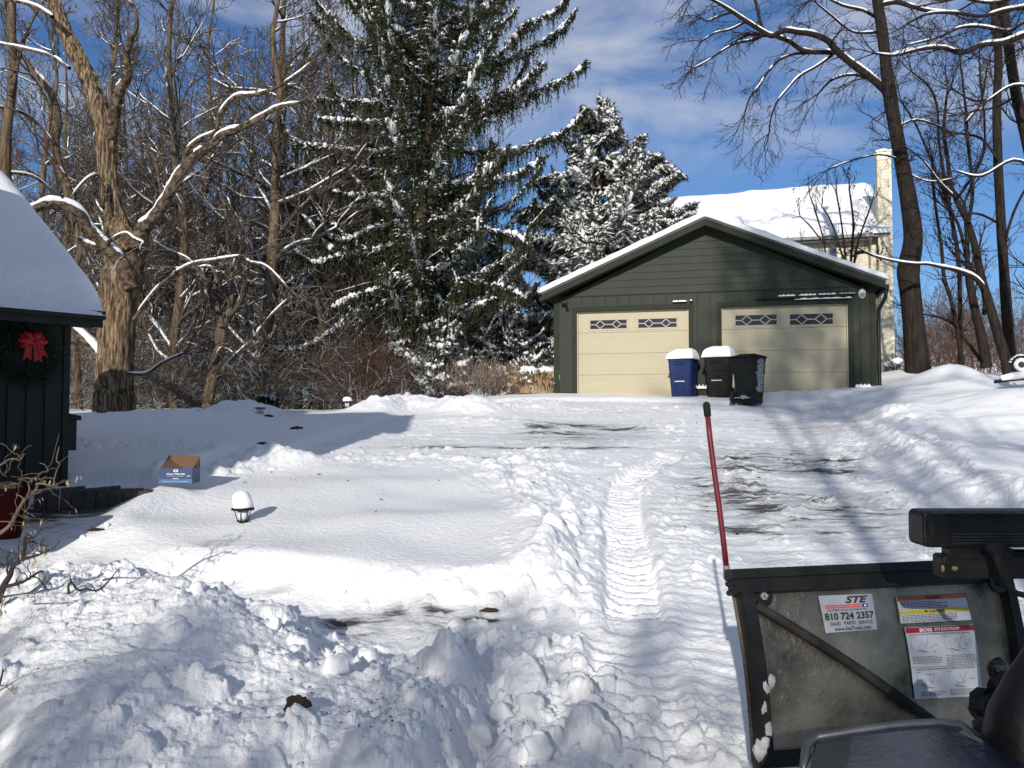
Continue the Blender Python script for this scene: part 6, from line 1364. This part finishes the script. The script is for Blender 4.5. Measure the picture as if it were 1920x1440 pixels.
for i, (x, d, k) in enumerate(spots):
    c = P(x, 785, d); z = float(zbase(np.array(c[0]), np.array(c[1])))
    if k in used: o = copy_tree(protos[k])
    else: o = protos[k]; used.add(k)
    o.location = (c[0], c[1], z); o.rotation_euler = (0, 0, rng.uniform(0, 6.28)); s_ = rng.uniform(.8, 1.25) * (1 if d < 40 else 1.1); o.scale = (s_, s_, s_ * rng.uniform(.9, 1.1))
    tag(o, 'bare brown tree in the dense wood behind the yard', 'tree', 'bare trees of the wood behind the yard')
for k in range(6):
    if k not in used:
        for ch_ in list(protos[k].children): bpy.data.objects.remove(ch_)
        bpy.data.objects.remove(protos[k])
for i in range(16):   # far trees at the right
    x = rng.uniform(1690, 2100); d = rng.uniform(40, 80); c = P(x, 785, d); z = float(zbase(np.array(c[0]), np.array(c[1])))
    o = copy_tree(bpy.data.objects[protos[i % 3].name]); o.location = (c[0], c[1], z); o.rotation_euler = (0, 0, rng.uniform(0, 6.28)); s_ = rng.uniform(.4, .62); o.scale = (s_,) * 3
    tag(o, 'small far bare tree low behind the right hand trunks', 'tree', 'small far trees behind the right hand trunks')
# trees beyond the frame behind the camera whose shadows fall on the snow and the garage
SHADE = [(-8.2 + .62 * i, -8.0 + .5 * math.sin(i * 2.1), (5, 2, 0)[i % 3], (.62, .50, .40)[i % 3] * (1 + .06 * math.sin(i * 1.7))) for i in range(14)]
SHADE += [(.4, -7.0, 2, .85), (2.0, -8.5, 0, .85), (3.6, -7.2, 3, .85), (5.6, -6.0, 2, .8), (8.6, -2.5, 3, .7), (2.6, -11.5, 1, 1.1), (12.5, 6.5, 3, .7),
          (-1.3, -10.5, 6, 1.0), (-.5, -12.0, 6, 1.06), (-2.0, -13.5, 6, 1.1), (.4, -10.0, 6, .97)]
SHADE += [(-7.0 + .62 * i, -4.6 + .5 * math.sin(i * 1.9), (2, 5)[i % 2], (.38, .48)[i % 2]) for i in range(9)]
protos.append(wood_proto(140, H=19.5, r0=.08, dens=1.35, kids=4, low=.62))
for i, (x, y, k, s_) in enumerate(SHADE):
    o = protos[6] if (k == 6 and 6 not in used) else copy_tree(protos[k]); used.add(k); o.location = (x, y, -.3); o.rotation_euler = (0, 0, i * 1.3); o.scale = (s_,) * 3
    tag(o, 'bare tree standing behind the plow truck, out of the picture', 'tree', 'bare trees behind the truck')

# ---------------- underbrush
def brush(name, label, n, region, hl, seed, m, kids=4, rad=.006, kind='stuff', cat='brush', spread=.6, lev=2, tl=None):
    rng = np.random.RandomState(seed); T = Tubes()
    for i in range(n):
        px_, d = region(rng); c = P(px_, 785, d); z = float(zbase(np.array(c[0]), np.array(c[1]))) - .05
        h = rng.uniform(*hl); dr = np.array([rng.normal(0, spread), rng.normal(0, spread), 1.0])
        twig(T, rng, np.array([c[0], c[1], z]), dr, h, rad * rng.uniform(.7, 1.6), 1, 1 + lev, .3, .0, kids, .8, 3, .6, None, .004)
    o = T.build(name, m); tag(o, label, cat, kind=kind); return o
brush('underbrush', 'tangled brown undergrowth with snow on its twigs in the wood', 900, lambda r: (r.uniform(120, 760), r.uniform(19.5, 34)), (1.0, 3.2), 31, m_twig, kids=4, rad=.010, spread=.9)
brush('underbrush', 'low reddish tangle of far bushes right of the chimney', 300, lambda r: (r.uniform(1680, 1990), r.uniform(34, 55)), (1.6, 4.6), 32, m_twigred, kids=4, rad=.014, spread=.5)
def shrub_at(name, label, px_, py_, d, n, h, seed, m, w=.3, cat='shrub', kids=4, spread=.45, group=None, extra=None, lev=2):
    rng = np.random.RandomState(seed); c = P(px_, py_, d); T = Tubes()
    for i in range(n):
        a = rng.rand() * 6.28; rr = w * math.sqrt(rng.rand()); dr = np.array([math.cos(a) * spread * rng.rand() * 1.5, math.sin(a) * spread * rng.rand() * 1.5, 1.0])
        twig(T, rng, np.array([rr * math.cos(a), rr * math.sin(a), -.1]), dr, h * rng.uniform(.5, 1.1), .007, 1, 1 + lev, .2, .02, kids, .6, 3, .6, None, .004)
    root = empty(name, c, 0, label, cat, group); T.build('stems', m, root)
    if extra: extra(root, rng)
    return root
shrub_at('shrub', 'reddish brown twiggy bush left of the snow pile below the giant spruce', 700, 745, 21.5, 60, 1.35, 41, m_twigred, w=.6)
shrub_at('shrub', 'orange brown twiggy bush under the bent snowy bough', 640, 750, 22.5, 40, 1.2, 48, m_twigred, w=.7)
m_frost = snowcap(mat('frosty_twig', (0.24, 0.17, 0.12), .9), .55, nscale=9)
shrub_at('shrub', 'pale snow-dusted hydrangea bush with dried flower heads', 905, 745, 22.0, 60, .95, 42, m_frost, w=.6)
shrub_at('shrub', 'grey brown snow-dusted bush beside the tan grass clump', 950, 742, 22.3, 50, .85, 43, m_frost, w=.5)
shrub_at('shrub', 'low dark conifer-like bush at the foot of the snow pile', 830, 750, 20.5, 60, .40, 44, m_twigdark, w=.45, spread=1.4)
def grass_clump():
    rng = np.random.RandomState(45); c = P(1010, 738, 22.0); v = []; f = []
    for i in range(1300):
        a = rng.rand() * 6.28; rr = .55 * math.sqrt(rng.rand()); b = np.array([rr * math.cos(a) * 1.1, rr * math.sin(a), 0]); h = rng.uniform(.3, .75); o = np.array([math.cos(a), math.sin(a), 0]) * rng.uniform(.05, .35); s_ = np.array([-math.sin(a), math.cos(a), 0]) * .008
        k = len(v); m1 = b + o * .45 + (0, 0, h * .75); v += [b - s_, b + s_, m1 + s_, m1 - s_, b + o + (0, 0, h * .8 - .15 * rng.rand()), b + o + (0, 0, h * .8)]; f.append((k, k + 1, k + 2, k + 3)); f.append((k + 3, k + 2, k + 4, k + 5))
    root = empty('grass_clump', c, 0, 'tan dried ornamental grass clump capped with snow by the garage corner', 'grass'); fastmesh('blades', np.array(v), np.array(f), m_reed, root)
    mb = MB()
    for i in range(9): mb.blob((rng.uniform(-.5, .5), rng.uniform(-.4, .1), rng.uniform(.35, .62)), (.24, .16, .09), i, rough=.6)
    mb.build('snow_cap', m_snow, root, smooth=True)
grass_clump()
# snow-loaded bush tuft beneath the chimney
c = P(1697, 690, 27); bsh = empty('bush', c, 0, 'dark little bush buried in clumped snow at the foot of the chimney', 'bush'); mb = MB(); rng2 = np.random.RandomState(4)
for i in range(16): mb.blob((rng2.uniform(-.5, .5), rng2.uniform(-.3, .3), rng2.uniform(-.1, .45)), (.16, .13, .09), i, rough=.5)
mb.build('clumped_snow', m_snow, bsh, smooth=True); T = Tubes()
for i in range(60): twig(T, rng2, np.array([rng2.uniform(-.45, .45), rng2.uniform(-.2, .2), -.2]), np.array([rng2.normal(0, .5), rng2.normal(0, .5), 1]), .7, .01, 2, 3, .3, 0, 3)
T.build('stems', m_twigdark, bsh)

# ---------------- contorted hazel at the left
def hazel(name, label, limbs, d, seed, m, cat='shrub', curl=.55, nt=5, tl=.22, leaves=True, rs=1.0):
    rng = np.random.RandomState(seed); root = empty(name, P(limbs[0][0][0], limbs[0][0][1], d), 0, label, cat); off = np.array(root.location); T = Tubes(); ends = []
    for spec in limbs:
        p, r = limb_px([(a, b, w * rs) for a, b, w in spec], d + rng.uniform(-.15, .15), rng.uniform(-.25, .25)); T.add(p - off, np.maximum(r, .0018), 7)
        for k in range(nt):
            i = rng.randint(2, len(p)); q = p[i] - off; dd = rng.normal(0, 1, 3); dd[2] += .3; dd /= np.linalg.norm(dd); pts = [q]; L = tl * rng.uniform(.3, 1)
            ax_ = rng.normal(0, 1, 3); ax_ /= np.linalg.norm(ax_)
            for j in range(14):
                dd = dd + .5 * curl * np.cross(ax_, dd) * math.sin(j * .9 + k) * 1.6 + rng.normal(0, .12, 3); dd /= np.linalg.norm(dd); pts.append(pts[-1] + dd * L / 10)
            T.add(smooth_path(pts), np.interp(np.linspace(0, 1, (len(pts) - 1) * 4 + 1), [0, 1], [max(.0018, r[i] * .5), .0012]), 5); ends.append(pts[-1])
    T.build('stems', m, root)
    if leaves:
        v = []; f = []
        for e in ends[::2]:
            for q_ in range(3):
                a = np.array([rng.normal(0, .3), rng.normal(0, .3), -1]); a /= np.linalg.norm(a); b = np.cross(a, rng.normal(0, 1, 3)); b /= np.linalg.norm(b); s_ = rng.uniform(.010, .022); c = e + rng.normal(0, .008, 3); k = len(v)
                v += [c, c + a * s_ + b * s_ * .35 + (0, .004, 0), c + a * s_ * 2.2, c + a * s_ - b * s_ * .35]; f.append((k, k + 1, k + 2, k + 3))
        fastmesh('dry_catkins', np.array(v), np.array(f), m_reed, root)
    return root
hazel('contorted_hazel', 'corkscrew hazel with pale twisting twigs in front of the dark red pot', [
    [(0, 1000, 9), (18, 985, 8), (35, 955, 8), (48, 935, 7), (62, 925, 6), (70, 912, 5), (68, 908, 4), (80, 907, 4), (100, 912, 3)], [(48, 935, 4), (55, 920, 4), (54, 905, 3), (62, 898, 3), (72, 892, 3), (80, 885, 3), (90, 884, 2), (84, 872, 2), (74, 868, 2)],
    [(60, 900, 3), (52, 896, 3), (42, 898, 3), (33, 898, 2)], [(100, 905, 3), (104, 890, 3), (108, 878, 3), (112, 870, 3), (106, 864, 3), (108, 850, 3), (111, 838, 2)], [(0, 872, 4), (12, 864, 4), (25, 860, 3), (38, 862, 3), (46, 850, 2)], [(0, 880, 3), (5, 890, 3), (12, 893, 2)], [(46, 936, 3), (38, 930, 3), (30, 928, 2)], [(105, 905, 2), (112, 918, 2)], [(30, 965, 3), (45, 968, 3), (55, 975, 2)], [(0, 978, 3), (15, 978, 3), (25, 980, 3)]],
    4.9, 51, m_hazel, nt=3, rs=.8)
hazel('contorted_hazel', 'dark thorny looking hazel stems at the left edge above the foreground snow', [
    [(-5, 1130, 16), (6, 1100, 14), (18, 1080, 12), (24, 1062, 10), (38, 1050, 9), (46, 1030, 8), (46, 1012, 7), (52, 1002, 5), (60, 1008, 4)], [(10, 1100, 9), (40, 1092, 7), (62, 1080, 5), (74, 1072, 4), (82, 1070, 3)], [(40, 1050, 7), (60, 1044, 6), (74, 1040, 4), (90, 1032, 4), (100, 1028, 3), (112, 1014, 2)], [(22, 1068, 6), (22, 1055, 5), (5, 1060, 4), (0, 1056, 4)], [(0, 1120, 5), (30, 1115, 3), (52, 1112, 3), (66, 1104, 2)], [(46, 1020, 4), (60, 1015, 3), (72, 1020, 3), (90, 1024, 2)], [(60, 1080, 3), (72, 1085, 3), (84, 1100, 3), (92, 1108, 2)]],
    4.6, 52, m_hazeldark, nt=5, tl=.18, rs=.85)
hazel('fallen_twig', 'dark crooked twig lying on the foreground snow mound', [[(112, 1118, 5), (128, 1116, 5), (128, 1098, 4), (134, 1092, 4), (146, 1106, 4), (162, 1104, 4), (176, 1107, 3), (190, 1103, 3), (205, 1088, 3), (218, 1072, 2)], [(134, 1092, 3), (130, 1078, 2)], [(178, 1106, 2), (172, 1097, 2), (164, 1094, 2)]], 4.75, 53, m_hazeldark, cat='twig', nt=2, tl=.05, leaves=False)
hazel('dry_stem', 'orange brown dry leaf stem poking out of the snow at the left edge', [[(-10, 1300, 4), (0, 1280, 4), (6, 1255, 3)]], 3.9, 54, m_leaf, cat='twig', nt=3, tl=.10, leaves=True)
c = P(12, 985, 6.6); pot = empty('plant_pot', c, 0, 'dark red plant pot with shade put into its colour behind the corkscrew hazel', 'pot')
mb = MB(); mb.lathe([(.10, -.1), (.12, .0), (.16, .25), (.17, .30), (.155, .30), (.15, .27)], seg=24); mb.build('pot_body', m_pot, pot, smooth=True); mb = MB(); mb.blob((0, 0, .27), (.14, .14, .07), 1, rough=.3); mb.build('soil', m_dirt, pot)

# ---------------- wheel and bench at the right edge
c = P(1915, 684, 17.0); wr = empty('wheel', c, R(-20), 'round black-rimmed wheel half packed with snow leaning at the right edge', 'wheel')
A_ = [[1, 0, 0], [0, 0, 1], [0, -1, 0]]
mb = MB(); an = np.linspace(0, 2 * math.pi, 30); mb.tube(np.stack([.17 * np.cos(an), 0 * an, .17 * np.sin(an)], 1), [.032] * 30, 10); mb.build('tyre', m_rubber, wr, smooth=True)
mb = MB(); mb.lathe([(.02, -.02), (.06, -.02), (.06, .03), (.02, .03)], (0, 0, 0), 14, ax=A_); mb.build('hub', m_black, wr)
mb = MB()
for k in range(11): a = 1.0 + k * .45; mb.blob((.10 * math.cos(a), -.01, .10 * math.sin(a)), (.045, .03, .04), k, rough=.3)
for k in range(9): a = .4 + k * .3; mb.blob((.20 * math.cos(a), 0, .20 * math.sin(a)), (.04, .03, .02), k + 20, rough=.3)
mb.build('packed_snow', m_snow, wr, smooth=True)
tim = MB(); tim.tube([P(1866, 716, 16.6), P(1890, 712, 16.8), P(1960, 706, 17.3)], [.035, .04, .04], 8); o = tim.build('log', m_barkdark); tag(o, 'dark fallen log under snow below the round wheel', 'log')
mb = MB(); pts = [P(x, y, d) for x, y, d in ((1878, 709, 16.65), (1900, 705, 16.85), (1960, 698, 17.3))]; mb.tube(pts, [.05, .08, .08], 10); s_ = mb.build('snow_cap', m_snow, o, smooth=True)

# ---------------- loose bits on the snow
def lump_obj(i, px_, py_, r_, label):
    c = G(px_, py_, .25 if py_ > 1180 or px_ < 400 else .05); z = zg(c[0], c[1]); mb = MB(); rr = r_
    mb.blob((0, 0, rr * .45), (rr, rr * .85, rr * .75), 200 + i, ns=22, nr=14, rough=.28)
    vv_ = mb.v[0]; rq = np.random.RandomState(i + 5); cc = np.array([0, 0, rr * .45])
    for _ in range(12):
        nn_ = rq.normal(0, 1, 3); nn_ /= np.linalg.norm(nn_); lim_ = rr * rq.uniform(.50, .68); dd_ = (vv_ - cc) @ nn_ - lim_; vv_ -= np.maximum(dd_, 0)[:, None] * nn_ * .85
    vv_ += .10 * rr * np.stack([fbm(vv_[:, 1] * 9 / 1, vv_[:, 2] * 9, i, 3), fbm(vv_[:, 0] * 9, vv_[:, 2] * 9, i + 3, 3), fbm(vv_[:, 0] * 9, vv_[:, 1] * 9, i + 5, 3)], 1) * 1.5
    o = mb.build('snow_chunk', m_snow, smooth=True); o.location = (c[0], c[1], z); o.rotation_euler = (0, 0, i * 1.7); tag(o, label, 'snow chunk', 'large loose chunks of snow')
for i, a in enumerate(((632, 1272, .085, 'round snow chunk with a flat face in the bottom middle rubble'), (690, 1200, .10, 'largest snow chunk by the dark shadow at the mound edge'), (368, 1185, .06, 'snow chunk standing out on the left mound'), (62, 1160, .075, 'snow chunk beside the left edge of the mound'), (1000, 1255, .085, 'snow chunk right of the shadowed ridge'),
                       (940, 1240, .08, 'snow chunk at the top of the right hand lumps'), (232, 760 + 330, .022, 'small snow ball under the dark hazel'), (965, 1165, .028, 'single small snow ball on the scraped drive'), (645, 1115, .026, 'single small snow ball by the grass streaks'), (515, 1210, .05, 'lone snow chunk on the mound right shoulder'),
                       (20, 1150, .085, 'pale snow chunk touching the left picture edge'), (1010, 1330, .09, 'lumpy snow chunk low right of the ridge'), (900, 1290, .08, 'snow chunk against the ridge shadow'), (155, 985, .03, 'little snow ball on the glazed walk'), (200, 975, .03, 'second little snow ball on the walk nearer the mound'))): lump_obj(i, *a)
def scatter():
    rng = np.random.RandomState(61); v = []; f = []
    spots_ = [(1385, 757, 0), (1500, 764, .5)] 
    for i in range(420):
        if i < 150: px_, py_ = rng.uniform(560, 1050), rng.uniform(1220, 1430)
        elif i < 260: px_, py_ = rng.uniform(0, 700), rng.uniform(1150, 1420)
        elif i < 330: px_, py_ = rng.normal(720, 25), rng.normal(1370, 30)
        elif i < 360: px_, py_ = rng.normal(130, 14), rng.normal(1222, 12)
        else: px_, py_ = rng.uniform(450, 1700), rng.uniform(760, 1000)
        c = G(px_, py_, .2 if py_ > 1150 else .1); z = zg(c[0], c[1]) + .006; s_ = rng.uniform(.003, .010) if i < 360 else rng.uniform(.01, .03)
        a = rng.normal(0, 1, 3); a[2] *= .3; a /= np.linalg.norm(a); b = np.cross(a, [0, 0, 1.0]); b /= np.linalg.norm(b) + 1e-9; q = np.array([c[0], c[1], z]); k = len(v)
        v += [q - a * s_, q + b * s_ * .5 + (0, 0, s_ * .4), q + a * s_ * 1.2, q - b * s_ * .5]; f.append((k, k + 1, k + 2, k + 3))
    o = fastmesh('leaf_litter', np.array(v), np.array(f), m_leafdark); tag(o, 'scattered bark crumbs and leaf bits on the snow', 'litter', kind='stuff')
scatter()
c = G(557, 1375, .25); mb = MB(); mb.blob((0, 0, 0), (.055, .045, .035), 9, rough=.4, ns=16); vv_ = mb.v[0]; o = mb.build('soil_clod', m_dirt, smooth=True); o.location = (c[0], c[1], zg(c[0], c[1]) + .025); tag(o, 'dark brown clod of soil sunk in the foreground snow', 'soil clod')
for px_, py_, lb_ in ((918, 1152, 'flat brown leaf on the scraped drive'), (180, 1012, 'flat brown stone at the edge of the walk'), (503, 779, 'dark leaf on the shaded berm'), (556, 803, 'dark leaf in the middle of the shaded yard'), (492, 833, 'dark leaf low in the shaded yard')):
    c = G(px_, py_, 0.0 if py_ > 1100 else .1); mb = MB(); mb.blob((0, 0, 0), (.07, .04, .012) if py_ > 1000 else (.10, .05, .03), int(px_), rough=.4, ns=12); o = mb.build('leaf' if 'leaf' in lb_ else 'stone', m_leaf if 'leaf' in lb_ else m_dirt); o.location = (c[0], c[1], zg(c[0], c[1]) + .012); tag(o, lb_, 'leaf' if 'leaf' in lb_ else 'stone')
